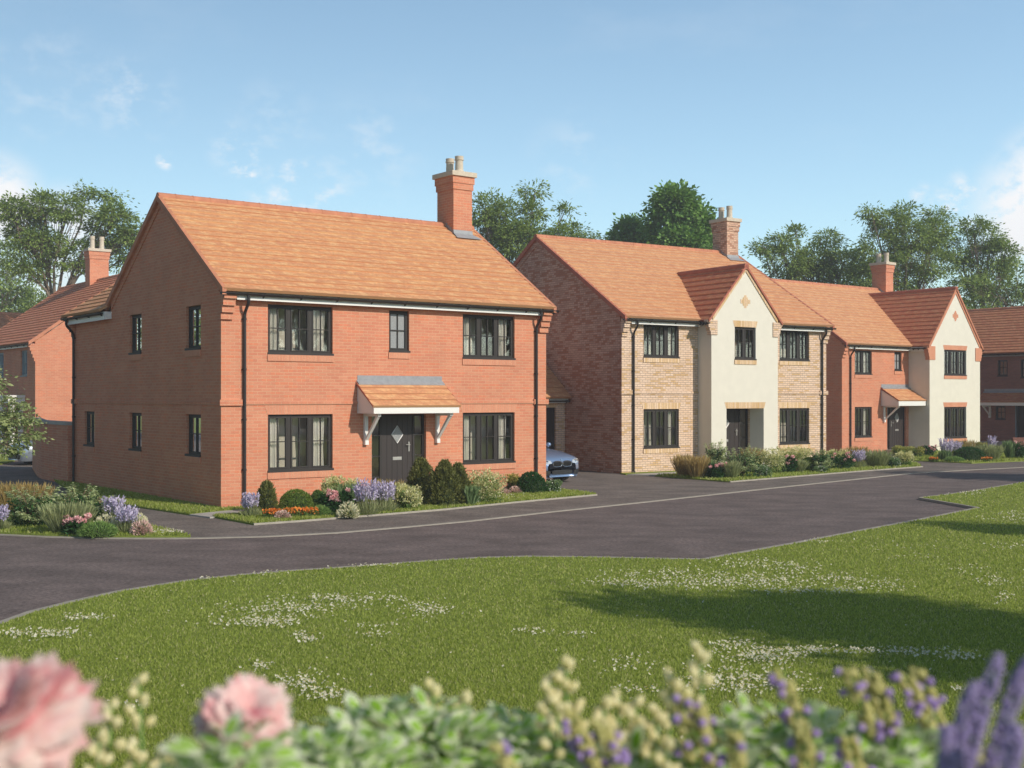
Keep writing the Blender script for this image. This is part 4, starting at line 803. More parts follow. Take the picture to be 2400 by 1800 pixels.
# ------------------------------------------------------------------ grass and daisies
from mathutils.geometry import tessellate_polygon
def sample_poly(pts, n, power=2.0, g=None, dmin=9.3, dmax=75):
    """random points in a polygon, density falling as 1/D^2 (even in the picture)"""
    tri = tessellate_polygon([[Vector((x, y, 0)) for x, y in pts]]); P_ = np.array(pts); A = []
    for t in tri:
        a, b, c = P_[list(t)]; A.append(abs(np.cross(b - a, c - a)) / 2)
    # rejection sampling in picture-like coordinates
    out = []; tot = 0; P2_ = np.array(pts)
    lo, hi = max(dmin, P2_[:, 1].min()), min(dmax, P2_[:, 1].max())
    while tot < n:
        m = n * 2; D = 1 / g.uniform(1 / hi, 1 / lo, m); X = g.uniform(-.45, .45, m) * D
        ins = np.zeros(m, bool); j = len(P2_) - 1
        for i in range(len(P2_)):
            xi, yi, xj, yj = *P2_[i], *P2_[j]
            c = ((yi > D) != (yj > D)) & (X < (xj - xi) * (D - yi) / (yj - yi + 1e-12) + xi); ins ^= c; j = i
        q = np.stack([X[ins], D[ins]], 1); out.append(q); tot += len(q)
        if len(q) < n * .02: break
    return np.concatenate(out)[:n]
def blades(name, pts, n, z, hgt=.035, g=None, wk=.00062, dmin=9.3, mat='blade'):
    q = sample_poly(pts, n, g=g, dmin=dmin); n = len(q); D = q[:, 1]
    base = np.concatenate([q, np.full((n, 1), z)], 1)
    d = g.normal(size=(n, 3)) * .45; d[:, 2] = 1; d = unit(d); ln = hgt * g.uniform(.5, 1.25, n) * (1 + D / 60)
    side = unit(np.stack([g.normal(size=n), g.normal(size=n) * .3, np.zeros(n)], 1)); w = (wk * D * g.uniform(.5, 1.3, n))[:, None]
    V = np.stack([base - side * w, base + side * w, base + d * ln[:, None]], 1)
    return link(name, mesh_quads(name, V), M[mat], None, kind='stuff', label='short mown green grass', cat='grass')
gg = np.random.default_rng(5)
lawn_vis = [(x, y) for x, y in lawn_main if True]
blades('grass', lawn_vis, 330000, .045, .030, gg, dmin=7.6)
for pts, n in ((lawn1, 26000), (lawn1b, 14000), (isl, 16000), (lawn2, 12000), (lawn3, 7000)): blades('grass', pts, n, .036, .05, gg, dmin=15)
def bank_blades():
    n = 60000; y = gg.uniform(.6, 6.3, n); x = gg.uniform(-.5, .5, n) * (y + .6); z = np.array([bank_z(a, b) for a, b in zip(x, y)])
    base = np.stack([x, y, z - .005], 1); d = gg.normal(size=(n, 3)) * .4; d[:, 2] = 1; d = unit(d); side = unit(np.stack([gg.normal(size=n), gg.normal(size=n) * .3, np.zeros(n)], 1)) * .004
    V = np.stack([base - side, base + side, base + d * (gg.uniform(.03, .08, n))[:, None]], 1)
    link('grass', mesh_quads('grass', V), M['blade'], None, kind='stuff', label='longer grass on the bank under the border plants', cat='grass')
bank_blades()
M['petal'] = plain('white_petal', (.72, .72, .62, 1), .7); M['yellow'] = plain('yellow_centre', (.7, .5, .08, 1), .7)
def daisies():
    # patches in picture coordinates turned into ground places: x, y, half width, half height, count
    pt = [(560, 1478, 90, 10, 70), (640, 1462, 110, 22, 130), (700, 1440, 150, 16, 190), (760, 1418, 110, 9, 90), (860, 1420, 90, 12, 90), (1000, 1445, 55, 20, 120), (640, 1478, 60, 10, 60), (50, 1506, 60, 14, 80), (140, 1503, 60, 10, 70), (190, 1465, 60, 9, 60),
          (720, 1513, 32, 13, 60), (880, 1485, 50, 8, 20), (880, 1507, 40, 6, 20), (1250, 1497, 55, 7, 30), (1340, 1505, 40, 6, 20), (700, 1620, 70, 22, 90), (620, 1580, 40, 10, 30), (760, 1650, 60, 16, 60),
          (1560, 1360, 130, 14, 130), (1780, 1375, 190, 18, 330), (1480, 1383, 110, 8, 120), (1600, 1380, 150, 14, 160), (1760, 1335, 80, 14, 120), (1870, 1342, 60, 12, 60), (1960, 1370, 60, 12, 60), (2060, 1385, 90, 12, 80), (1990, 1397, 50, 8, 40), (1880, 1400, 140, 8, 110),
          (1930, 1280, 30, 4, 22), (1900, 1272, 30, 3, 14), (2270, 1160, 45, 7, 70), (2380, 1220, 50, 14, 110), (2290, 1222, 30, 4, 14), (2360, 1290, 50, 6, 26), (2260, 1345, 50, 14, 30), (2340, 1375, 60, 12, 50), (2360, 1415, 40, 12, 30), (2150, 1318, 60, 10, 20), (2100, 1290, 90, 14, 16),
          (1740, 1620, 130, 30, 240), (1790, 1560, 100, 20, 180), (1720, 1530, 60, 12, 60), (1850, 1545, 130, 10, 120), (2000, 1545, 90, 8, 80), (2150, 1550, 90, 9, 110), (2260, 1560, 60, 8, 50), (1650, 1600, 80, 30, 60), (1480, 1575, 60, 20, 40), (1900, 1640, 50, 6, 16), (2250, 1640, 30, 5, 12), (300, 1675, 60, 8, 14), (1490, 1640, 60, 10, 30),
          (395, 1255, 45, 5, 110), (300, 1338, 60, 5, 14), (480, 1367, 30, 3, 12), (620, 1357, 60, 4, 20), (850, 1340, 60, 5, 24), (900, 1340, 60, 4, 16), (1190, 1170, 70, 6, 40)]
    Pc = []
    for x, y, w, h, n in pt:
        n = int(n * 1.15)
        xx = x + gg.normal(size=n) * w * .55; yy = y + gg.normal(size=n) * h * .55 + gg.normal() * 0
        for a, b in zip(xx, yy): Pc.append(G(a, b))
    for _ in range(90):
        a, b = gg.uniform(0, 2400), gg.uniform(1325, 1760); Pc.append(G(a, b))
    Pc = np.array(Pc); poly = np.array(lawn_main); ins = np.zeros(len(Pc), bool); j = len(poly) - 1
    for i in range(len(poly)):
        xi, yi, xj, yj = *poly[i], *poly[j]; ins ^= ((yi > Pc[:, 1]) != (yj > Pc[:, 1])) & (Pc[:, 0] < (xj - xi) * (Pc[:, 1] - yi) / (yj - yi + 1e-12) + xi); j = i
    for other in (isl, lawn1):
        poly = np.array(other); i2 = np.zeros(len(Pc), bool); j = len(poly) - 1
        for i in range(len(poly)):
            xi, yi, xj, yj = *poly[i], *poly[j]; i2 ^= ((yi > Pc[:, 1]) != (yj > Pc[:, 1])) & (Pc[:, 0] < (xj - xi) * (Pc[:, 1] - yi) / (yj - yi + 1e-12) + xi); j = i
        ins |= i2
    Pc = Pc[ins]; n = len(Pc)
    V = []; F5 = 6; r = gg.uniform(.0072, .0110, n) * (1 + Pc[:, 1] / 70); zt = .05 + gg.uniform(.035, .06, n)
    tilt = gg.normal(size=(n, 2)) * .35 + np.array([.0, -.45])
    for k in range(F5):
        a = 2 * math.pi * k / F5 + gg.uniform(0, 1, n)[0]
        def p(ang, rr): 
            dx, dy = np.cos(ang) * rr, np.sin(ang) * rr; return np.stack([Pc[:, 0] + dx, Pc[:, 1] + dy, zt + dx * tilt[:, 0] - dy * tilt[:, 1]], 1)
        c0 = p(a, r * 0.05); V.append(np.stack([c0, p(a - .42, r * .8), p(a, r * 1.05), p(a + .42, r * .8)], 1))
    V = np.concatenate(V); o = link('daisies', mesh_quads('daisies', V), M['petal'], None, kind='stuff', label='small white daisies scattered in drifts over the lawn', cat='flowers')
    c = np.stack([Pc[:, 0], Pc[:, 1], zt + .004], 1); rr = (r * .3)[:, None]
    sq = [np.array(s) for s in ((-1, -1, -.4), (1, -1, -.4), (1, 1, .4), (-1, 1, .4))]; Vc = np.stack([c + s * rr for s in sq], 1); link('daisy_centres', mesh_quads('daisy_centres', Vc), M['yellow'], o)
daisies()
# ------------------------------------------------------------------ garden plants
def lm(name, *a, **k): M[name] = leaf_mat(name, *a, **k)
lm('l_green', (.08, .15, .03, 1), (.20, .30, .08, 1)); lm('l_dark', (.02, .07, .018, 1), (.05, .14, .035, 1)); lm('l_yew', (.10, .115, .03, 1), (.25, .26, .08, 1))
lm('l_box', (.12, .19, .03, 1), (.24, .34, .07, 1)); lm('l_pale', (.46, .48, .18, 1), (.78, .75, .44, 1), c3=(.86, .82, .6, 1)); lm('l_gold', (.22, .24, .05, 1), (.55, .52, .16, 1))
lm('l_blue', (.13, .21, .08, 1), (.27, .37, .17, 1)); lm('l_grey', (.22, .26, .11, 1), (.42, .45, .23, 1)); lm('l_brown', (.30, .22, .08, 1), (.56, .42, .18, 1)); lm('l_juniper', (.32, .40, .18, 1), (.66, .72, .42, 1))
lm('l_soft', (.13, .24, .05, 1), (.30, .44, .14, 1)); lm('f_lav', (.42, .37, .56, 1), (.66, .60, .76, 1), .2); lm('f_pink', (.72, .30, .34, 1), (.88, .60, .58, 1), .25, c3=(.88, .70, .62, 1))
lm('f_orange', (.72, .16, .02, 1), (.85, .32, .06, 1), .2); lm('f_blush', (.70, .42, .40, 1), (.85, .66, .60, 1), .2); lm('f_cream', (.72, .66, .42, 1), (.88, .84, .66, 1), .2); lm('f_white', (.72, .74, .68, 1), (.88, .88, .84, 1), .2)
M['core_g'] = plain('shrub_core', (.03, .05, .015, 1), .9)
pr = np.random.default_rng(99)
def U(n, a=0., b=1.): return pr.uniform(a, b, n)
def Nn(n, s=1.): return pr.normal(size=(n, 3)) * s
def ring(n, r, pw=.5):
    a = U(n, 0, 2 * math.pi); q = U(n) ** pw * r; return np.stack([np.cos(a) * q, np.sin(a) * q, np.zeros(n)], 1)
def K(o, name, V, mat): return link(name, mesh_quads(name, V), M[mat], o)
def hemi(n): v = unit(Nn(n)); v[:, 2] = np.abs(v[:, 2]); return v
def k_lav(o, r, h, leaf='l_grey', fl='f_lav', dens=1.0, spike=.52, sw=.032):
    n = int(95 * dens); b = ring(n, r * .5); top = b * 1.9 + np.stack([np.zeros(n), np.zeros(n), h * U(n, .72, 1.05)], 1) + Nn(n, .02) * np.array([1, 1, 0])
    d = top - b; L_ = np.linalg.norm(d, axis=1); sd = unit(Nn(n) * np.array([1, .3, 0]))
    K(o, 'stems', cards_data(b, d, np.cross(sd, [0, 0, 1.]), L_, .012), leaf)
    m = n * 3; bb = ring(m, r * .8); K(o, 'foliage', cards_data(bb, unit(bb * 1.2 / r + Nn(m, .35) + [0, 0, 1.3]), Nn(m), h * U(m, .25, .5), .014), leaf)
    st = b + d * (1 - spike); P_, D_, N_ = [], [], []
    for k in range(7):
        f = (k + .5) / 7; P_.append(st + d * spike * f + Nn(n, .006)); D_.append(unit(d) * .9 + Nn(n, .45)); N_.append(Nn(n))
    P_, D_, N_ = map(np.concatenate, (P_, D_, N_)); K(o, 'flowers', cards_data(P_, D_, N_, h * spike * .24, sw), fl)
def shell(n, r, h, prof, rough=.1, inner=.25):
    """points near the surface of a solid of revolution prof(t)->radius factor"""
    t = U(n) ** .85; a = U(n, 0, 2 * math.pi); ph = U(3, 0, 6)
    lump = 1 + rough * (np.sin(a * 3 + ph[0] + t * 5) + np.sin(a * 5 + ph[1] - t * 9) * .7 + np.sin(a * 8 + t * 17 + ph[2]) * .6)
    rr = prof(t) * r * lump * (1 - inner * U(n) ** 2); P_ = np.stack([np.cos(a) * rr, np.sin(a) * rr, t * h * (.94 + .1 * U(n))], 1)
    return P_, np.stack([np.cos(a), np.sin(a), .35 + t], 1)
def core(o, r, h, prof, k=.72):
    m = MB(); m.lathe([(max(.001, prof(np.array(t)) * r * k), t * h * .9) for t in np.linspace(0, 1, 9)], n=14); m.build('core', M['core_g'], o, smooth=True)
def k_cone(o, r, h, leaf='l_yew', n=4200, rough=.17, ls=.075, prof=None, lw=.45):
    prof = prof or (lambda t: np.clip(1.0 - t, 0, 1) ** .45 * (.86 + .14 * np.sin(np.clip(t, 0, 1) * 3.1)))
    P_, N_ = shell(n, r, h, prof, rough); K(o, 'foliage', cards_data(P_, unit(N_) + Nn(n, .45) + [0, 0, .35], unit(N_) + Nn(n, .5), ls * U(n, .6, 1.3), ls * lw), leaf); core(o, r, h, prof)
dome = lambda t: np.sqrt(np.clip(1 - t * t, 0, 1)) * (1 - .12 * (1 - t))
def k_dome(o, r, h, leaf='l_box', n=4200, ls=.035): k_cone(o, r, h, leaf, n, .015, ls, dome, .6)
def k_blob(o, r, h, leaf='l_pale', under='l_green', n=2400, ls=.06, nb=16):
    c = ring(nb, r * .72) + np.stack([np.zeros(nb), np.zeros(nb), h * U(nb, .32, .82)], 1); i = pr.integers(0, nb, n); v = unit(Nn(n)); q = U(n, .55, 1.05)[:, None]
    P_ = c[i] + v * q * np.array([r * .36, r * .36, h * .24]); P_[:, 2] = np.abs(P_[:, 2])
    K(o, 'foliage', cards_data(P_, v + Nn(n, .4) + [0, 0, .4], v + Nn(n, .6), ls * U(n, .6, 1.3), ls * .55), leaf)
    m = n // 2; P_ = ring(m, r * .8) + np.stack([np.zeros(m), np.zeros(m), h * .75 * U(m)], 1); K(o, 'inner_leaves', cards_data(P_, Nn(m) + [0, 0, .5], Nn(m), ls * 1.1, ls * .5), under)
def flower_balls(o, pts, rad, mat, name='flower'):
    for p in pts:
        n = 34; v = unit(Nn(n)); q = U(n, .25, .8)[:, None] * rad; K(o, name, cards_data(p + v * q * np.array([1, 1, .8]), v * .6 + Nn(n, .4) + [0, 0, .5], v, rad * .85, rad * .75), mat)
def k_rose(o, r, h, nf=11, leaf='l_dark', fl='f_pink', fr=.06):
    k_blob(o, r, h * .9, leaf, 'l_dark', 1500, .075, 12); a = U(nf, .9 * math.pi, 2.1 * math.pi); q = U(nf, .35, .95) * r
    flower_balls(o, np.stack([np.cos(a) * q, np.sin(a) * q, h * U(nf, .55, 1.0)], 1), fr, fl)
def k_spiky(o, r, h, leaf='l_soft', fl='f_blush', n=900, tip=.35, w=.02):
    v = hemi(n); e = v * np.array([r, r, h]) * U(n, .75, 1.05)[:, None]; b = e * .15; d = e - b; L_ = np.linalg.norm(d, axis=1)
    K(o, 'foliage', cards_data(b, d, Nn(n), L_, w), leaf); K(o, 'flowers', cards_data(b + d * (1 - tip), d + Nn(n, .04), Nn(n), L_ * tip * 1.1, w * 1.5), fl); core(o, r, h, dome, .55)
def k_grass(o, r, h, leaf='l_brown', fl='l_brown', n=800, heads=.5, w=.013, lean=.8):
    b = ring(n, r * .55); d = b / r * lean + Nn(n, .14) + [0, 0, 1.2]; L_ = h * U(n, .6, 1.05); K(o, 'foliage', cards_data(b, d, Nn(n), L_, w), leaf)
    m = int(n * heads); d = unit(d[:m]); e = b[:m] + d * (L_[:m] * .72)[:, None]; K(o, 'seed_heads', cards_data(e, d + Nn(m, .12), Nn(m), L_[:m] * .32, w * 1.9), fl)
def k_juniper(o, r, h, leaf='l_juniper', under='l_dark', nb=34):
    P_, D_, N_, W = [], [], [], MB()
    for i in range(nb):
        a = pr.uniform(0, 2 * math.pi); z = h * pr.uniform(.25, 1.0); q = r * pr.uniform(.45, 1.0) * (1.15 - .45 * z / h); e = np.array([math.cos(a) * q, math.sin(a) * q, z]); s = e * np.array([.1, .1, .35])
        W.tube([s, (s + e) / 2 + [0, 0, .04], e], [.018, .012, .005], 4, cap=False)
        m = 85; f = U(m, .35, 1.05)[:, None]; side = np.array([-math.sin(a), math.cos(a), 0]); pos = s + (e - s) * f + side * (U(m, -1, 1) * r * .26)[:, None] * (1.25 - f) + Nn(m, .02); pos[:, 2] -= .06 * np.abs(pos[:, 2]) * 0
        P_.append(pos); D_.append(np.array([math.cos(a), math.sin(a), -.15]) + side * U(m, -.9, .9)[:, None] + Nn(m, .2)); N_.append(Nn(m, .3) + [0, 0, 1])
    P_, D_, N_ = map(np.concatenate, (P_, D_, N_)); n = len(P_); K(o, 'foliage', cards_data(P_, D_, N_, .095 * U(n, .6, 1.3), .035), leaf)
    m = 900; P2_ = ring(m, r * .8) * .9 + np.stack([np.zeros(m), np.zeros(m), h * .7 * U(m)], 1); K(o, 'inner_leaves', cards_data(P2_, Nn(m), Nn(m), .08, .035), under); W.build('branches', M['twig'], o)
def k_soft(o, r, h, leaf='l_soft', n=2600):
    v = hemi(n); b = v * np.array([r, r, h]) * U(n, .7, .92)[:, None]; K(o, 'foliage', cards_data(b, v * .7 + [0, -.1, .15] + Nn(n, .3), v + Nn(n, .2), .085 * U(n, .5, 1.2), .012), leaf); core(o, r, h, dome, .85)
def k_ground(o, r, h, leaf='l_green', fl='f_orange', nf=260, fs=.045, n=900):
    P_ = ring(n, r) + np.stack([np.zeros(n), np.zeros(n), h * .7 * U(n)], 1); P_[:, 1] *= .7; K(o, 'foliage', cards_data(P_, Nn(n) + [0, 0, .8], Nn(n), .06, .025), leaf)
    P_ = ring(nf, r) + np.stack([np.zeros(nf), np.zeros(nf), h * U(nf, .45, 1)], 1); P_[:, 1] *= .7; K(o, 'flowers', cards_data(P_, Nn(nf) + [0, -.2, .6], Nn(nf) + [0, -.6, .6], fs, fs * .9), fl)
def k_white(o, r, h, fl='f_white'): k_blob(o, r, h * .9, 'l_blue', 'l_dark', 1100, .055, 10); nf = 110; P_ = hemi(nf) * np.array([r * .95, r * .95, h]); K(o, 'flowers', cards_data(P_, Nn(nf) + [0, -.4, .5], Nn(nf) + [0, -.7, .5], .032, .03), fl)
def k_up(o, r, h): k_grass(o, r, h, 'l_blue', 'l_blue', 420, .3, .026, .45)
KIND = dict(lav=k_lav, cone=k_cone, dome=k_dome, pale=k_blob, gold=lambda o, r, h: k_blob(o, r, h, 'l_gold', 'l_green'), rose=k_rose, spiky=k_spiky, cream=lambda o, r, h: k_spiky(o, r, h, 'l_soft', 'f_cream', 700, .4, .022),
            grass=k_grass, seed=lambda o, r, h: k_grass(o, r, h, 'l_grey', 'l_brown', 600, .8), sage=lambda o, r, h: k_grass(o, r, h, 'l_grey', 'l_grey', 1000, .5, .014, 1.2), juniper=k_juniper, soft=k_soft, orange=k_ground, white=k_white, up=k_up,
            mound=lambda o, r, h: k_cone(o, r, h, 'l_dark', 3600, .05, .055, dome, .45), ball=lambda o, r, h: k_dome(o, r, h, 'l_green'), conifer=lambda o, r, h: k_cone(o, r, h, 'l_yew', 1800, .12, .07))
NAMES = dict(lav=('lavender_plant', 'lavender'), cone=('yew_shrub', 'shrub'), dome=('box_shrub', 'shrub'), pale=('variegated_shrub', 'shrub'), gold=('golden_shrub', 'shrub'), rose=('rose_bush', 'flowering bush'), spiky=('pink_heather', 'heather'), cream=('cream_heather', 'heather'),
             grass=('ornamental_grass', 'plant'), seed=('ornamental_grass', 'plant'), sage=('lavender_plant', 'plant'), juniper=('juniper_shrub', 'shrub'), soft=('grass_mound', 'plant'), orange=('orange_flowers', 'flowers'), white=('white_flowered_plant', 'flowers'), up=('upright_plant', 'plant'),
             mound=('spreading_shrub', 'shrub'), ball=('box_shrub', 'shrub'), conifer=('dwarf_conifer', 'shrub'))
def plant(kind, x, yb, w, h, label, group, z=.04):
    X, D = G(x, yb, z); k = D / F; nm, cat = NAMES[kind]; 
    w *= dict(cone=1.45, lav=1.25, juniper=1.35, rose=1.3, orange=1.35, pale=1.2, spiky=1.15, conifer=1.2).get(kind, 1.14); h *= dict(lav=1.32, juniper=1.25, cone=1.04, pale=1.12, orange=1.15, rose=1.15, sage=1.2).get(kind, 1.08)
    o = empty(nm, (X, D + w / 2 * k * .5, z), float(pr.uniform(0, 6)) if kind not in ('rose', 'white', 'orange') else 0, label=label, cat=cat, group=group)
    KIND[kind](o, w / 2 * k, h * k * 1.04); return o
g_ = 'plants along the front of the nearest house'
for a in (('ball', 743, 1190, 34, 34, 'dark green clipped ball half hidden behind the pink rose bush'),
          ('pale', 776, 1188, 54, 60, 'pale variegated shrub standing behind the pink rose bush under the wall'),
          ('up', 812, 1190, 40, 50, 'blue green upright plant left of the big lavender clump'),
          ('pale', 826, 1186, 30, 52, 'small pale shrub peeping out behind the big lavender clump'),
          ('seed', 905, 1190, 72, 58, 'brownish feathery grass in front of the black door'),
          ('up', 942, 1191, 34, 48, 'blue green upright plant by the right edge of the black door'),
          ('cone', 985, 1180, 56, 92, 'tallest dark yew cone covering the bottom of the right door side light'),
          ('cone', 1012, 1186, 50, 60, 'shortest olive green yew, squeezed between the two tall cones'),
          ('cone', 1042, 1187, 56, 94, 'pointed dark yew cone standing in the middle of the yew clump'),
          ('cone', 1073, 1183, 46, 84, 'rightmost dark yew cone of the clump under the right window'),
          ('up', 1104, 1185, 24, 42, 'narrow blue green plant between the yew clump and the large pale shrub'),
          ('conifer', 622, 1202, 46, 62, 'small speckled conical conifer nearest the left drainpipe'),
          ('dome', 690, 1196, 78, 40, 'light green clipped dome under the left ground floor window'),
          ('lav', 585, 1212, 34, 38, 'small lavender tuft at the left end of the bed beside the drainpipe'),
          ('orange', 636, 1216, 36, 18, 'leftmost patch of orange flowers'),
          ('orange', 690, 1213, 44, 17, 'orange flowers just right of the blush heather dome'),
          ('orange', 722, 1213, 34, 17, 'orange flowers at the foot of the rose bush'),
          ('spiky', 660, 1218, 38, 20, 'blush pink heather dome set among the orange flowers'),
          ('soft', 748, 1211, 46, 20, 'fresh green fluffy mound at the foot of the rose bush'),
          ('rose', 780, 1207, 60, 52, 'rose bush with pink blooms in front of the left window corner'),
          ('cream', 814, 1213, 52, 34, 'cream spiky mound between the rose bush and the lavender'),
          ('lav', 856, 1207, 52, 58, 'largest lavender clump, left of the black front door'),
          ('lav', 897, 1201, 46, 50, 'second lavender clump directly before the black front door'),
          ('pale', 953, 1195, 62, 48, 'rounded pale variegated shrub just left of the dark yews'),
          ('pale', 1140, 1180, 86, 68, 'largest pale variegated shrub below the right window'),
          ('white', 1112, 1181, 22, 18, 'little white flowered plant tucked against the large pale shrub'),
          ('gold', 1195, 1152, 54, 40, 'yellow green shrub right of the large pale shrub'),
          ('spiky', 1184, 1160, 20, 13, 'tiny pink heather touching the large pale shrub'),
          ('spiky', 1207, 1158, 32, 17, 'pink heather mound in front of the yellow green shrub'),
          ('mound', 1246, 1157, 68, 42, 'deep green rounded shrub at the foot of the right drainpipe'),
          ('white', 1295, 1155, 38, 27, 'white flowered plant by the house corner next to the silver blue car')): plant(*a, g_)
g_ = 'plants on the island bed at the left'
for a in (('grass', 20, 1204, 80, 66, 'golden brown grass clump cut by the left edge'), ('grass', 72, 1203, 70, 62, 'golden brown grass clump nearest the driveway'),
          ('juniper', 62, 1236, 110, 74, 'large juniper at the left of the island bed'), ('juniper', 165, 1226, 110, 66, 'spreading juniper with the highest tip in the island bed'), ('juniper', 237, 1215, 44, 38, 'smallest juniper behind the lavender of the island bed'),
          ('lav', 0, 1243, 26, 40, 'shadowy lavender cut by the left edge'), ('sage', 145, 1251, 110, 58, 'green lavender foliage spreading in the middle of the island bed'),
          ('lav', 262, 1228, 46, 44, 'back lavender clump of the island bed'), ('cream', 243, 1248, 58, 38, 'cream heather in the middle of the island bed'), ('cream', 320, 1240, 46, 34, 'cream heather at the right behind the pink heather'),
          ('rose', 172, 1253, 52, 36, 'low rose bush with six pale pink blooms in the island bed'), ('lav', 294, 1250, 44, 44, 'front lavender clump of the island bed'),
          ('soft', 222, 1257, 84, 27, 'bright green soft grass mound at the kerb of the island bed'), ('spiky', 328, 1254, 50, 32, 'round pink heather at the right tip of the island bed')): plant(*a, g_)
g_ = 'plants along the front of the middle house'
for a in (('pale', 1870, 1096, 66, 40, 'pale shrub under the right window of the buff house'), ('juniper', 1680, 1106, 50, 56, 'juniper hiding the left foot of the rendered gable'),
          ('grass', 1606, 1117, 48, 46, 'brown grass clump at the end of the grey path'), ('grass', 1637, 1121, 46, 48, 'taller brown grass clump before the shaded gable side'),
          ('seed', 1768, 1106, 36, 50, 'feathery grass right of the recessed doorway'), ('juniper', 1745, 1120, 82, 56, 'broad pale green juniper in front of the recessed doorway'),
          ('up', 1664, 1119, 30, 36, 'dark blue green plant right of the brown grasses'), ('sage', 1714, 1122, 38, 34, 'grey green lavender foliage before the broad juniper'), ('rose', 1682, 1122, 36, 30, 'rose bush at the left end before the gable'),
          ('pale', 1815, 1111, 66, 50, 'pale variegated shrub at the right foot of the rendered gable'), ('white', 1790, 1118, 38, 25, 'white flowered plant before the pale shrub'),
          ('rose', 1850, 1109, 26, 34, 'narrow rose bush between the two pale shrubs'), ('sage', 1874, 1108, 26, 25, 'small grey green tuft beside the green dome'), ('dome', 1900, 1105, 44, 28, 'round green dome under the right window of the buff house'),
          ('juniper', 1928, 1106, 42, 42, 'small juniper at the right drainpipe of the buff house'), ('white', 1925, 1108, 26, 14, 'low white flowered plant under the small juniper'),
          ('pale', 1965, 1091, 58, 36, 'pale shrub in the gap between the buff and the farther red house'), ('rose', 1972, 1100, 56, 31, 'widest rose bush, covered in pink blooms'),
          ('grass', 2012, 1086, 42, 36, 'brown grass before the farther red brick wall'), ('lav', 2015, 1097, 28, 29, 'larger lavender before the farther red brick wall'), ('lav', 2040, 1093, 24, 24, 'smaller lavender before the farther red brick wall'),
          ('sage', 2062, 1095, 50, 33, 'grey green foliage tuft left of the farther front door'), ('white', 2097, 1095, 32, 21, 'dark leaved white flowered plant before the farther front door'),
          ('gold', 2118, 1076, 48, 28, 'yellow green shrub under the farther door canopy'), ('pale', 2122, 1092, 38, 28, 'last pale shrub at the pointed tip of the bed'),
          ('gold', 2148, 1071, 40, 21, 'yellow green shrub against the shaded side of the farther gable'), ('rose', 2176, 1069, 34, 21, 'small rose bush at the foot of the farther gable')): plant(*a, g_)
g_ = 'plants in front of the far right gable'
for a in (('seed', 2264, 1070, 52, 35, 'tall pale grass under the farthest gable window'), ('gold', 2302, 1069, 32, 28, 'yellow green shrub at the right corner of the farther gable'), ('lav', 2327, 1070, 16, 33, 'thin lavender right of the farther gable corner'),
          ('lav', 2222, 1079, 28, 35, 'lavender at the left of the far right bed'), ('lav', 2243, 1074, 24, 28, 'lavender behind the dark green spreading shrub'), ('up', 2218, 1080, 30, 22, 'blue green foliage in front of the left lavender of the far bed'), ('mound', 2278, 1080, 72, 27, 'dark green spreading shrub in the far right bed'),
          ('soft', 2242, 1082, 42, 9, 'light green grass mound at the far kerb'), ('sage', 2326, 1079, 56, 31, 'pale tufted plant right of the dark green spreading shrub'), ('orange', 2316, 1082, 20, 8, 'orange flowers at the right of the far bed'),
          ('orange', 2190, 1082, 16, 8, 'orange flowers at the left of the far bed'), ('up', 2370, 1075, 28, 38, 'blue green upright plant near the right edge'), ('rose', 2393, 1075, 36, 34, 'rose bush cut by the right edge')): plant(*a, g_)
plant('up', 242, 1186, 12, 16, 'lone green sprig on the sunlit grass beside the side wall', None)
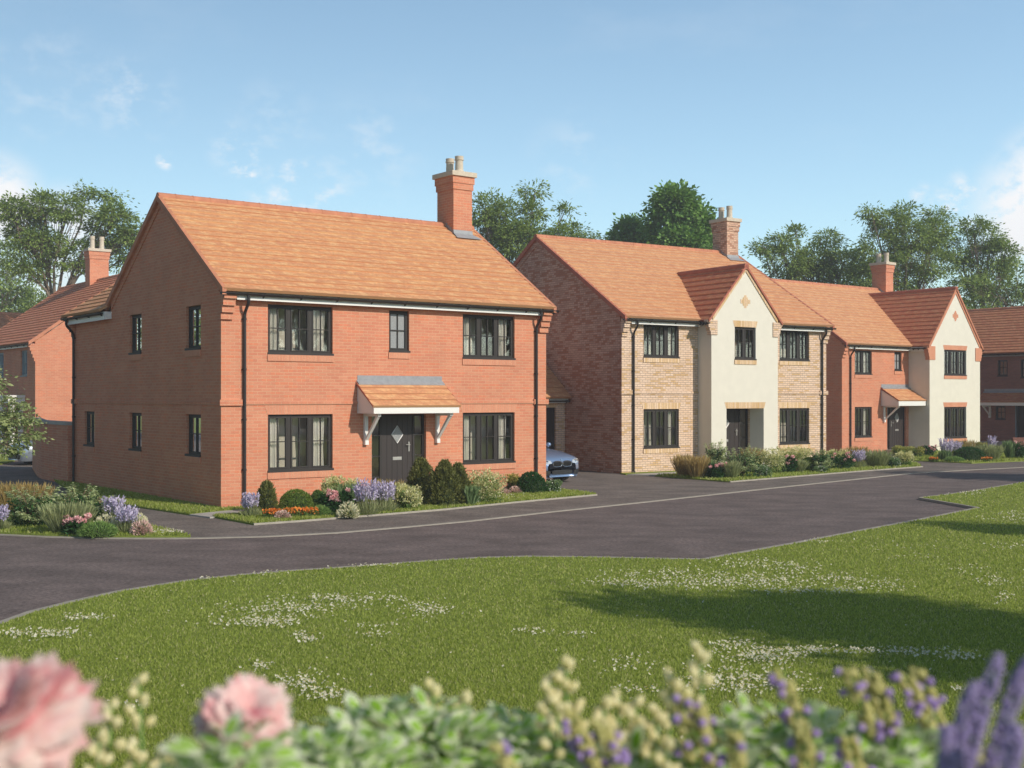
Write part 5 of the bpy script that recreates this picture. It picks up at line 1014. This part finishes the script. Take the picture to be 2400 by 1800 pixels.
# ------------------------------------------------------------------ cars
M['car_blue'] = plain('silver_blue_paint', (.20, .30, .49, 1), .3, metal=.35, coat=.8); M['car_silver'] = plain('silver_paint', (.36, .42, .50, 1), .28, metal=.5, coat=.8)
M['tyre'] = plain('tyre', (.02, .02, .02, 1), .85); M['dark'] = plain('black_plastic', (.02, .02, .022, 1), .5); M['lamp'] = plain('lamp_glass', (.55, .58, .6, 1), .08, metal=.3, coat=1); M['carglass'] = plain('car_glass', (.03, .035, .04, 1), .05, coat=1)
def car(name, loc, rz, paint, label, kidney, suv=0.0):
    """local frame: nose towards -y, 4.65 long, 1.86 wide"""
    o = empty(name, (*loc, .004), rz, label=label, cat='car'); L_, W = 4.65, .93
    # (y, half width, sill z, belt z, deck z)
    st = [(-2.30, .60, .19, .56, .60), (-2.27, .74, .16, .62, .68), (-2.18, .84, .15, .70, .755), (-2.0, .89, .15, .76, .83), (-1.6, .92, .18, .83, .92), (-1.1, .93, .18, .88, .985), (-.85, .93, .18, .90, 1.02), (-.2, .93, .18, .92, 1.03), (.6, .93, .18, .95, 1.04), (1.3, .93, .18, .98, 1.06), (1.9, .90, .20, .98, 1.07), (2.2, .82, .26, .94, 1.04), (2.32, .68, .34, .86, .94)]
    rows = []
    for y, w, z0, zb, zt in st:
        zb += suv * .06; zt += suv * .06
        rows.append([(-w * .86, y, z0), (-w * .97, y, z0 + .12), (-w, y, (z0 + zb) / 2), (-w * .985, y, zb - .05), (-w * .93, y, zb + .01), (-w * .72, y, zt - .012), (-w * .35, y, zt + .004), (0, y, zt + .008)])
    mb = MB(); n = 8; rows = [r + [(-x, y, z) for x, y, z in r[-2::-1]] for r in rows]; m = len(rows[0])
    for r in rows: mb.v += r
    for i in range(len(rows) - 1):
        for j in range(m - 1): q = i * m + j; mb.f.append((q, q + 1, q + m + 1, q + m)); mb.uv += [(0, 0)] * 4
    for i in (0, len(rows) - 1): mb.f.append(tuple(i * m + j for j in range(m))); mb.uv += [(0, 0)] * m
    body_v, body_f = [Vector(v) for v in mb.v], list(mb.f); mb.build('body', M[paint], o, smooth=True)
    s = suv * .12; cabin = [(-.95, .78, 1.0, .0), (-.25, .66, 1.38 + s, 1), (.25, .65, 1.43 + s, 1), (.95, .64, 1.40 + s, 1), (1.75, .70, 1.08 + s * .5, 0)]
    mb = MB()
    rr = []
    for y, w, z, _ in cabin: rr.append([(-.84 + .0, y * 1.0, 1.0), (-w - .02, y, 1.0 + (z - 1.0) * .9), (-w * .8, y, z), (0, y, z + .015)])
    rr = [r + [(-x, y, z) for x, y, z in r[-2::-1]] for r in rr]; m = 7
    for r in rr: mb.v += r
    for i in range(len(rr) - 1):
        for j in range(m - 1): q = i * m + j; mb.f.append((q, q + 1, q + m + 1, q + m)); mb.uv += [(0, 0)] * 4
    mb.build('windows', M['carglass'], o, smooth=False)
    mb = MB(); mb.box(-.60, .60, -.28, 1.0, 1.405 + s, 1.447 + s)
    for sx in (-1, 1): mb.tube([(sx * .80, -.93, 1.02), (sx * .655, -.27, 1.385 + s), (sx * .645, .95, 1.41 + s), (sx * .80, 1.72, 1.08)], .028, 6)
    mb.build('roof', M[paint], o, bevel=.02)
    for sx in (-1, 1):
        mi = MB(); mi.lathe([(.0, -.07), (.07, -.05), (.09, 0), (.07, .05), (0, .07)], (sx * 1.0, -.72, 1.08), 12); mi.tube([(sx * .86, -.7, 1.03), (sx * .96, -.71, 1.07)], .02, 6); mi.build('wing_mirror', M[paint], o, smooth=True)
    for sx in (-1, 1):
        for y in (-1.42, 1.40):
            t = MB(); c = Vector((sx * .80, y, .33)); t.tube([c + Vector((-sx * .11, 0, 0)), c + Vector((sx * .12, 0, 0))], .33, 28); w = t.build('wheel', M['tyre'], o)
            r_ = MB(); r_.tube([c + Vector((sx * .121, 0, 0)), c + Vector((sx * .128, 0, 0))], .215, 24)
            for k in range(5): a = k * 2 * math.pi / 5; r_.tube([c + Vector((sx * .13, 0, 0)), c + Vector((sx * .13, math.cos(a) * .21, math.sin(a) * .21))], [.04, .022], 6)
            r_.build('rim', M['steel'], w)
            ar = MB(); ar.tube([(sx * .70, y, .36), (sx * (.928 if abs(y) < 1.45 else .92), y, .36)], .375, 28); ar.build('wheel_arch', M['dark'], w)
    from mathutils.bvhtree import BVHTree
    bv = BVHTree.FromPolygons(body_v, body_f)
    def FR(x, z=.5, y0=-2.33):
        hit = bv.ray_cast(Vector((x, -5, z)), Vector((0, 1, 0)))
        return hit[0].y if hit[0] is not None and hit[0].y < -1.5 else -2.1
    def patch(name, pts, m, y0=0, th=.02, parent=o, off_=-.012):
        q = MB(); cx = sum(p[0] for p in pts) / len(pts); cz = sum(p[1] for p in pts) / len(pts); n = len(pts)
        if n < 8: pts = [((1 - f) * pts[i][0] + f * pts[(i + 1) % n][0], (1 - f) * pts[i][1] + f * pts[(i + 1) % n][1]) for i in range(n) for f in (0, .33, .66)]; n = len(pts)
        rg = []
        for k in (1.0, .75, .5, .25, .02): rg.append([(cx + (x - cx) * k, FR(cx + (x - cx) * k, cz + (z - cz) * k) + off_, cz + (z - cz) * k) for x, z in pts])
        for a, b in zip(rg[:-1], rg[1:]):
            for i in range(n): j = (i + 1) % n; q.poly([a[i], a[j], b[j], b[i]])
        q.poly(rg[-1])
        for i in range(n): j = (i + 1) % n; a, b = rg[0][i], rg[0][j]; q.poly([a, b, (b[0], b[1] + th, b[2]), (a[0], a[1] + th, a[2])])
        return q.build(name, M[m], parent)
    def rr_(cx, cz, w, h, k=8, ex=2.6):
        return [(cx + w / 2 * math.copysign(abs(math.cos(t)) ** (2 / ex), math.cos(t)), cz + h / 2 * math.copysign(abs(math.sin(t)) ** (2 / ex), math.sin(t))) for t in [2 * math.pi * i / (4 * k) for i in range(4 * k)]]
    nose = -2.335
    if kidney:
        for sx in (-1, 1):
            c = patch('grille', rr_(sx * .205, .575, .36, .155), 'dark', nose, .05); f = MB(); p = rr_(sx * .205, .575, .375, .17)
            for i in range(0, len(p)): f.tube([(p[i][0], FR(*p[i]) - .016, p[i][1]), (p[(i + 1) % len(p)][0], FR(*p[(i + 1) % len(p)]) - .016, p[(i + 1) % len(p)][1])], .009, 5)
            f.build('grille_trim', M['chrome'], c)
            b = MB()
            for k in range(-3, 4): x = sx * .205 + k * .045; b.box(x - .004, x + .004, FR(x, .575) - .03, FR(x, .575) - .013, .515, .635)
            b.build('grille_bars', M['dark'], c)
        for sx in (-1, 1): patch('headlight', [(sx * .43, .60), (sx * .46, .68), (sx * .78, .72), (sx * .80, .64), (sx * .60, .575)], 'lamp', -2.30, .06)
        patch('air_intake', rr_(0, .33, .86, .13, ex=4), 'dark', nose, .05)
        for sx in (-1, 1): patch('side_intake', [(sx * .50, .25), (sx * .50, .37), (sx * .78, .42), (sx * .76, .25)], 'dark', -2.325, .05)
        yb = FR(0, .68); e = MB(); e.tube([(0, yb + .02, .675), (0, yb - .012, .682)], .036, 20); bd = e.build('badge', M['chrome'], o); e = MB(); e.tube([(0, yb - .012, .682), (0, yb - .014, .6825)], .026, 20); e.build('badge_disc', M['car_blue'], bd)
        for sx in (-1, 1): patch('lamp_ring', rr_(sx * .60, .655, .075, .06), 'chrome', off_=-.02); patch('lamp_ring', rr_(sx * .71, .665, .07, .055), 'chrome', off_=-.02)
    else:
        c = patch('grille', [(-.38, .50), (-.30, .68), (.30, .68), (.38, .50), (.30, .46), (-.30, .46)], 'dark', nose, .06)
        f = MB()
        for z in (.55, .60): f.box(-.33, .33, nose - .02, nose - .012, z - .01, z + .01)
        ring_ = [(math.cos(a) * .085, nose - .03, .575 + math.sin(a) * .085) for a in [2 * math.pi * i / 20 for i in range(21)]]; f.tube(ring_, .009, 6)
        for k in range(3): a = math.pi / 2 + k * 2 * math.pi / 3; f.tube([(0, nose - .03, .575), (math.cos(a) * .085, nose - .03, .575 + math.sin(a) * .085)], [.014, .006], 6)
        f.build('grille_star', M['chrome'], c)
        for sx in (-1, 1): patch('headlight', [(sx * .45, .53), (sx * .43, .66), (sx * .70, .74), (sx * .82, .72), (sx * .74, .58)], 'lamp', -2.31, .06)
        for sx in (-1, 1): patch('side_intake', [(sx * .42, .24), (sx * .44, .38), (sx * .74, .40), (sx * .66, .24)], 'dark', -2.33, .05)
        patch('air_intake', rr_(0, .30, .72, .14, ex=4), 'dark', nose, .05)
    return o
car('parked_car', off(P1, A1, 11.5, 4.3), A1 + .1, 'car_blue', 'silver blue saloon with twin oval grilles parked between the two nearest houses', True)
car('parked_car', off(P1, A1, 3.75, 22.2), A1 - math.pi / 2 + .06, 'car_silver', 'silver car with a star grille peeking out behind the garden wall', False, 0)
def petal_mat(name, c1, c2):
    m, t, b, L = new_mat(name); b.inputs['Roughness'].default_value = .6; b.inputs['Specular IOR Level'].default_value = .15
    co = nd(t, 'ShaderNodeTexCoord'); n = nd(t, 'ShaderNodeTexNoise'); n.inputs['Scale'].default_value = 22; n.inputs['Detail'].default_value = 4; L(co.outputs['Object'], n.inputs[0])
    g = nd(t, 'ShaderNodeNewGeometry'); a = nd(t, 'ShaderNodeMath', operation='MULTIPLY_ADD'); a.inputs[1].default_value = .35; L(g.outputs['Random Per Island'], a.inputs[0]); L(n.outputs[0], a.inputs[2])
    r = nd(t, 'ShaderNodeMapRange'); r.inputs['From Min'].default_value = .40; r.inputs['From Max'].default_value = .78; L(a.outputs[0], r.inputs[0])
    mx = nd(t, 'ShaderNodeMix', data_type='RGBA'); mx.inputs[6].default_value = c1; mx.inputs[7].default_value = c2; L(r.outputs[0], mx.inputs[0]); L(mx.outputs[2], b.inputs['Base Color'])
    tr = nd(t, 'ShaderNodeBsdfTranslucent'); L(mx.outputs[2], tr.inputs[0]); ms = nd(t, 'ShaderNodeMixShader'); ms.inputs[0].default_value = .4; L(b.outputs[0], ms.inputs[1]); L(tr.outputs[0], ms.inputs[2]); L(ms.outputs[0], t.nodes['Material Output'].inputs[0])
    return m
# ------------------------------------------------------------------ the flower border on the bank, close to the camera
M['p_pink'] = petal_mat('peony_petal', (.92, .46, .48, 1), (.96, .82, .77, 1)); M['p_deep'] = petal_mat('inner_petal', (.86, .24, .32, 1), (.94, .62, .60, 1)); lm('l_var', (.68, .74, .52, 1), (.88, .90, .76, 1), .45); lm('l_mid', (.26, .46, .05, 1), (.42, .62, .14, 1), .4)
lm('l_maroon', (.22, .07, .10, 1), (.40, .18, .20, 1), .4); lm('f_yel', (.84, .76, .42, 1), (.92, .88, .64, 1), .4); lm('f_calyx', (.56, .54, .20, 1), (.76, .70, .36, 1), .4); lm('f_vio', (.36, .23, .55, 1), (.60, .46, .78, 1), .35); lm('f_sal', (.36, .28, .54, 1), (.62, .54, .78, 1), .35)
fr = np.random.default_rng(4242); pr = fr
def leaf8(c, d, n, ln, wd, k=1.0, lift=0.0):
    d = unit(d); w = unit(np.cross(d, n)); nn = np.cross(w, d); ln = np.broadcast_to(ln, len(c))[:, None]; wd = np.broadcast_to(wd, len(c))[:, None]
    out = []
    for f, g_ in ((.0, 0), (.2, .36), (.5, .5), (.8, .34), (1, 0), (.8, -.34), (.5, -.5), (.2, -.36)):
        ff = .5 + (f - .5) * k; out.append(c + d * ln * ff + w * wd * g_ * k + nn * (ln * .12 * (-(ff - .5) ** 2 * 4 + 1) + lift))
    return np.stack(out, 1)
def blobs(c, d, r, rl):
    """small closed buds: c centres, d axis, r radius, rl length"""
    n = len(c); d = unit(d); u = unit(np.cross(d, fr.normal(size=(n, 3)))); w = np.cross(d, u); r = np.broadcast_to(r, n)[:, None]; rl = np.broadcast_to(rl, n)[:, None]; F_ = []
    rings = [(0, .05), (.25, .8), (.55, 1), (.85, .6), (1, .05)]; K_ = 6
    P_ = [[c + d * rl * (h - .5) + (u * math.cos(2 * math.pi * k / K_) + w * math.sin(2 * math.pi * k / K_)) * r * q for k in range(K_)] for h, q in rings]
    for i in range(len(rings) - 1):
        for k in range(K_): F_.append(np.stack([P_[i][k], P_[i][(k + 1) % K_], P_[i + 1][(k + 1) % K_], P_[i + 1][k]], 1))
    return np.concatenate(F_)
def petals(n, rad, tmin, tmax, w, curl, g=6):
    """cupped petals growing from the origin; returns quads"""
    V = []
    for i in range(n):
        th = fr.uniform(tmin, tmax); a = fr.uniform(0, 2 * math.pi); ax = np.array([math.cos(a), math.sin(a), 0]); side = np.array([-math.sin(a), math.cos(a), 0]); up = np.array([0, 0, 1.])
        R_ = rad * fr.uniform(.8, 1.05); ww = w * fr.uniform(.8, 1.2); P_ = np.zeros((g + 1, g + 1, 3)); ph = fr.uniform(0, 6)
        for iv in range(g + 1):
            v = iv / g; ang = th - curl * (1 - v) * .0 + curl * (v - .5); dr = ax * math.sin(ang) + up * math.cos(ang); rr = R_ * (.12 + .88 * v)
            for iu in range(g + 1):
                u_ = iu / g * 2 - 1; wd = ww * math.sin(min(1, v * 1.15 + .08) * math.pi * .62) * u_; cup = (u_ ** 2) * ww * .35
                P_[iv, iu] = dr * (rr * (1 - .16 * u_ * u_ * v) + rad * .09 * math.sin(u_ * 6 + ph) * v * v) + side * wd - (ax * math.cos(ang) - up * math.sin(ang)) * cup * .6
        V.append(np.stack([P_[:-1, :-1].reshape(-1, 3), P_[1:, :-1].reshape(-1, 3), P_[1:, 1:].reshape(-1, 3), P_[:-1, 1:].reshape(-1, 3)], 1))
    return V
def weld(name, Vs, mat, parent, g=6):
    me = mesh_quads(name, np.concatenate(Vs)); import bmesh; bm = bmesh.new(); bm.from_mesh(me); bmesh.ops.remove_doubles(bm, verts=bm.verts, dist=1e-6); bm.to_mesh(me); bm.free(); return link(name, me, M[mat], parent, smooth=True)
BG = 'flowers of the blurred border in front'
def root_at(p, name, label, cat='plant', group=BG):
    z = bank_z(p.x, p.y); return empty(name, (p.x, p.y, z), 0, label=label, cat=cat, group=group), Vector((0, 0, p.z - z))
def peony(px, py, D, rad, lean, label, maroon=False):
    p = FP(px, py, D); o, q = root_at(p, 'peony', label, 'peony'); h = q.z
    st = MB(); st.tube([(0.02, .03, 0), (.01, .02, h * .5), (0, 0, h - rad * .25)], [.006, .005, .005], 8); st.build('stem', M['stem'], o, smooth=True)
    fl = []
    for n, r_, a, b, w, c in ((40, rad * .75, .0, .9, rad * .26, .9), (60, rad * .92, .2, 1.3, rad * .32, .6), (40, rad, .8, 2.0, rad * .42, .3)): fl.append((petals(n, r_, a, b, w, c), n))
    e = empty('flower_head', (0, 0, 0)); bpy.data.objects.remove(e)
    hd = weld('petals', sum([f[0] for f in fl[1:]], []), 'p_pink', o); hd.location = (0, 0, h); hd.rotation_euler = lean
    h2_ = weld('inner_petals', fl[0][0], 'p_deep', o); h2_.location = (0, 0, h); h2_.rotation_euler = lean
    n = 26; a = fr.uniform(0, 6.28, n); z = fr.uniform(h * .35, h * .8, n); c = np.stack([np.cos(a) * .02, np.sin(a) * .02, z], 1); d = np.stack([np.cos(a), np.sin(a), fr.uniform(-.1, .6, n)], 1)
    K(o, 'leaves', leaf8(c, d, fr.normal(size=(n, 3)) * .3 + [0, 0, 1], fr.uniform(.08, .13, n), .035), 'l_maroon' if maroon else 'l_green')
peony(42, 1722, 1.25, .086, (.5, -.25, 0), 'large pale pink peony filling the bottom left corner')
peony(575, 1698, 1.5, .063, (.6, .1, .5), 'smaller pink peony with maroon leaves among pale variegated leaves', True)
def var_bush(px, py, D, rx, rz, n, label):
    n = int(n * 1.35)
    p = FP(px, py, D); o, q = root_at(p, 'variegated_plant', label, 'plant'); v = unit(fr.normal(size=(n, 3))); v[:, 2] = np.abs(v[:, 2]) * 1.1 - .1; v[:, 1] *= .8
    c = np.array([0, 0, max(.02, q.z)]) + v * np.array([rx, rx * .8, rz]) * (fr.uniform(.45, 1.02, n) ** .6)[:, None]; d = v * np.array([.9, .6, .25]) + fr.normal(size=(n, 3)) * np.array([.7, .5, .18]) + [0, 0, .05]; nn = v * .3 + fr.normal(size=(n, 3)) * .22 + [0, -.35, .9]; ln = fr.uniform(.034, .055, n); wd = ln * .48
    K(o, 'leaves', leaf8(c, d, nn, ln, wd), 'l_var'); K(o, 'leaf_centres', leaf8(c, d, nn, ln, wd, .62, .0012), 'l_mid')
    st = MB()
    for i in range(16): e = c[i * (n // 16)]; st.tube([(e[0] * .2, e[1] * .2, 0), (e[0] * .6, e[1] * .6, e[2] * .6), tuple(e)], [.004, .003, .002], 5)
    st.build('stems', M['stem'], o)
    m = n // 2; c2 = np.array([0, 0, q.z * .4]) + unit(fr.normal(size=(m, 3))) * np.array([rx * .9, rx * .6, rz]) * fr.uniform(.2, 1, m)[:, None]; K(o, 'lower_leaves', leaf8(c2, fr.normal(size=(m, 3)) + [0, 0, .3], fr.normal(size=(m, 3)) + [0, 0, 1], .05, .022), 'l_var')
var_bush(945, 1845, 1.85, .19, .12, 330, 'largest mass of green and white variegated leaves at the bottom centre')
var_bush(770, 1890, 1.7, .12, .10, 150, 'variegated leaves touching the smaller pink peony')
var_bush(1180, 1860, 1.9, .15, .12, 200, 'variegated leaves right of the bottom centre mass, below the tall cream flowers')
var_bush(1480, 1900, 1.8, .15, .10, 150, 'low variegated leaves between the cream flowers and the lavender')
var_bush(1840, 1860, 1.8, .17, .125, 270, 'variegated mass under the yellow and purple lavender spikes')
var_bush(2080, 1890, 1.7, .14, .10, 170, 'variegated leaves reaching to the thick violet spikes at the right')
var_bush(555, 1850, 1.38, .06, .065, 55, 'few variegated leaves crossing the front of the smaller peony')
def cream(px, py, D, label, n=9, ln=.075):
    p = FP(px, py, D); o, q = root_at(p, 'cream_flower', label, 'flower'); h = q.z; lx = fr.uniform(-.03, .03)
    st = MB(); st.tube([(lx, 0, 0), (lx * .4, 0, h * .5), (0, 0, h)], [.0035, .003, .002], 6); st.build('stem', M['stem'], o, smooth=True)
    t = np.arange(n) / max(1, n - 1); a = t * 14 + fr.uniform(0, 6); z = h - t * ln; r = .006 + .013 * t; c = np.stack([np.cos(a) * r, np.sin(a) * r, z], 1); d = np.stack([np.cos(a) * .6, np.sin(a) * .6, np.full(n, .7)], 1); K(o, 'buds', blobs(c, d, .0075, .021), 'f_yel')
    m = 8; a = fr.uniform(0, 6, m); c = np.stack([np.cos(a) * .004, np.sin(a) * .004, fr.uniform(h * .2, h * .75, m)], 1); K(o, 'leaves', leaf8(c, np.stack([np.cos(a), np.sin(a), np.full(m, .5)], 1), fr.normal(size=(m, 3)) * .2 + [0, 0, 1], .045, .011), 'l_green')
for i, (x, y, D, w) in enumerate(((325, 1592, 1.85, 'tall cream flower standing alone between the two peonies'), (262, 1650, 1.85, 'cream flower leaning beside the large peony'), (232, 1722, 1.8, 'low cream flower touching the large peony'), (318, 1742, 1.8, 'cream flower directly under the tall lone one'), (380, 1755, 1.75, 'cream flower left of the maroon leaves'), (420, 1760, 1.8, 'small cream bud nearest the maroon leaves'),
    (1013, 1600, 1.9, 'cream flower on the top of the central variegated mass'), (1085, 1628, 1.9, 'short cream flower right of the central top one'), (1325, 1545, 1.85, 'tallest cream flower right of the bottom centre'), (1290, 1590, 1.85, 'cream flower just left of the tallest one'), (1305, 1640, 1.8, 'cream flower below the tallest one'), (1350, 1650, 1.85, 'cream flower right below the tallest one'), (1640, 1515, 1.8, 'highest lone cream flower near the lawn shadow'),
    (1575, 1578, 1.85, 'cream flower left of the highest lone one'), (1415, 1640, 1.8, 'first cream flower of the dense middle cluster'), (1450, 1630, 1.85, 'second cream flower of the dense middle cluster'), (1490, 1645, 1.8, 'third cream flower of the dense middle cluster'), (1540, 1660, 1.8, 'fourth cream flower of the dense middle cluster'), (1690, 1730, 1.8, 'low cream flower at the foot of the highest lone one'), (860, 1690, 1.85, 'pale cream flower sunk in the left of the variegated mass'), (905, 1700, 1.85, 'pale cream flower sunk in the middle of the variegated mass'), (1440, 1720, 1.7, 'low cream flower before the dense middle cluster'), (1560, 1740, 1.7, 'low cream flower right before the dense cluster'))): cream(x, y, D, w, 9 + i % 5)
def lav_spike(px, py, D, lx, label, ln=.10):
    p = FP(px, py, D); o, q = root_at(p, 'lavender_flower', label, 'flower'); h = q.z; ax = np.array([lx, 0, -1.]); ax = ax / np.linalg.norm(ax)
    b = np.array([0, 0, h]) + ax * ln; st = MB(); st.tube([(b[0] * 1.4, 0, 0), (b[0] * 1.2, 0, b[2] * .5), tuple(b), (0, 0, h)], [.003, .003, .0025, .0015], 6); st.build('stem', M['stem'], o, smooth=True)
    n = 64; t = fr.uniform(0, 1, n); a = fr.uniform(0, 6.28, n); r = .0095 * np.sin(np.clip(t * .8 + .15, 0, 1) * math.pi) ** .5; rd = np.stack([np.cos(a), np.sin(a), np.zeros(n)], 1); c = np.array([0, 0, h]) + ax * (t * ln)[:, None] + rd * r[:, None]
    K(o, 'calyces', blobs(c, rd * .5 - ax, .0048, .014), 'f_calyx'); m = 13; i = fr.integers(0, n, m); K(o, 'florets', blobs(c[i] + rd[i] * .009, rd[i] - ax * .4, .0066, .013), 'f_vio')
for x, y, D, lx, w in ((1330, 1665, 1.7, .5, 'yellow and violet lavender spike leaning right under the tallest cream flower'), (1400, 1690, 1.6, .5, 'broad yellow lavender spike before the dense cream cluster'), (1600, 1622, 1.7, .1, 'upright lavender spike left of the variegated right mass'), (1640, 1660, 1.7, .15, 'lavender spike below the highest lone cream flower'), (1832, 1572, 1.7, .3, 'separate lavender spike against the lawn, left of the pair'), (1990, 1572, 1.7, .35, 'left spike of the lavender pair'), (2038, 1570, 1.7, .35, 'right spike of the lavender pair'),
    (2118, 1582, 1.7, .5, 'strongly leaning lavender spike with bright violet florets'), (2150, 1572, 1.75, .4, 'small lavender spike behind the strongly leaning one'), (1880, 1695, 1.6, .1, 'lavender spike inside the right variegated mass'), (1985, 1725, 1.6, .3, 'lower lavender spike inside the right variegated mass'), (1160, 1745, 1.55, .6, 'low lavender spike at the bottom centre'), (1720, 1720, 1.6, .1, 'dark lavender spike at the left of the right variegated mass'), (2280, 1755, 1.4, .5, 'lavender spike at the foot of the thick violet spikes')): lav_spike(x, y, D, lx, w)
def salvia(px, py, D, lx, ln, label):
    p = FP(px, py, D); o, q = root_at(p, 'salvia_spike', label, 'flower'); h = q.z; ax = np.array([lx, 0, -1.]); ax /= np.linalg.norm(ax); b = np.array([0, 0, h]) + ax * min(ln, h * .9)
    st = MB(); st.tube([(b[0] * 1.2, 0, 0), tuple(b), (0, 0, h)], [.003, .003, .0015], 6); st.build('stem', M['stem'], o)
    n = 260; t = fr.uniform(0, 1, n); a = fr.uniform(0, 6.28, n); r = .0085 * np.minimum(1, t * 5 + .25); rd = np.stack([np.cos(a), np.sin(a), np.zeros(n)], 1); c = np.array([0, 0, h]) + ax * (t * ln)[:, None] + rd * (r * fr.uniform(.5, 1, n))[:, None]; c = c[c[:, 2] > .01]; rd = rd[:len(c)]
    K(o, 'florets', blobs(c, rd - ax * .6, .003, .0085), 'f_sal')
for x, y, D, lx, ln, w in ((2340, 1535, 1.3, -.30, .13, 'tallest thick violet spike, second from the right edge'), (2283, 1600, 1.3, -.25, .12, 'thick violet spike standing left of the tallest'), (2408, 1545, 1.3, -.35, .15, 'thick violet spike cut by the right edge'), (2222, 1702, 1.3, -.05, .09, 'shortest thick violet spike, leftmost of its bunch'), (2385, 1700, 1.25, -.15, .10, 'low thick violet spike in front of the others')): salvia(x, y, D, lx, ln, w)

# ------------------------------------------------------------------ thin air over the whole place
hz = MB(); hz.box(-890, 890, -890, 890, -1.1, 24); hm, ht, hb, hl = new_mat('haze_air'); ht.nodes.remove(hb)
pv = nd(ht, 'ShaderNodeVolumePrincipled'); pv.inputs['Color'].default_value = (.86, .88, .95, 1); pv.inputs['Density'].default_value = .0012; hl(pv.outputs[0], ht.nodes['Material Output'].inputs['Volume'])
hz.build('haze', hm, kind='stuff')
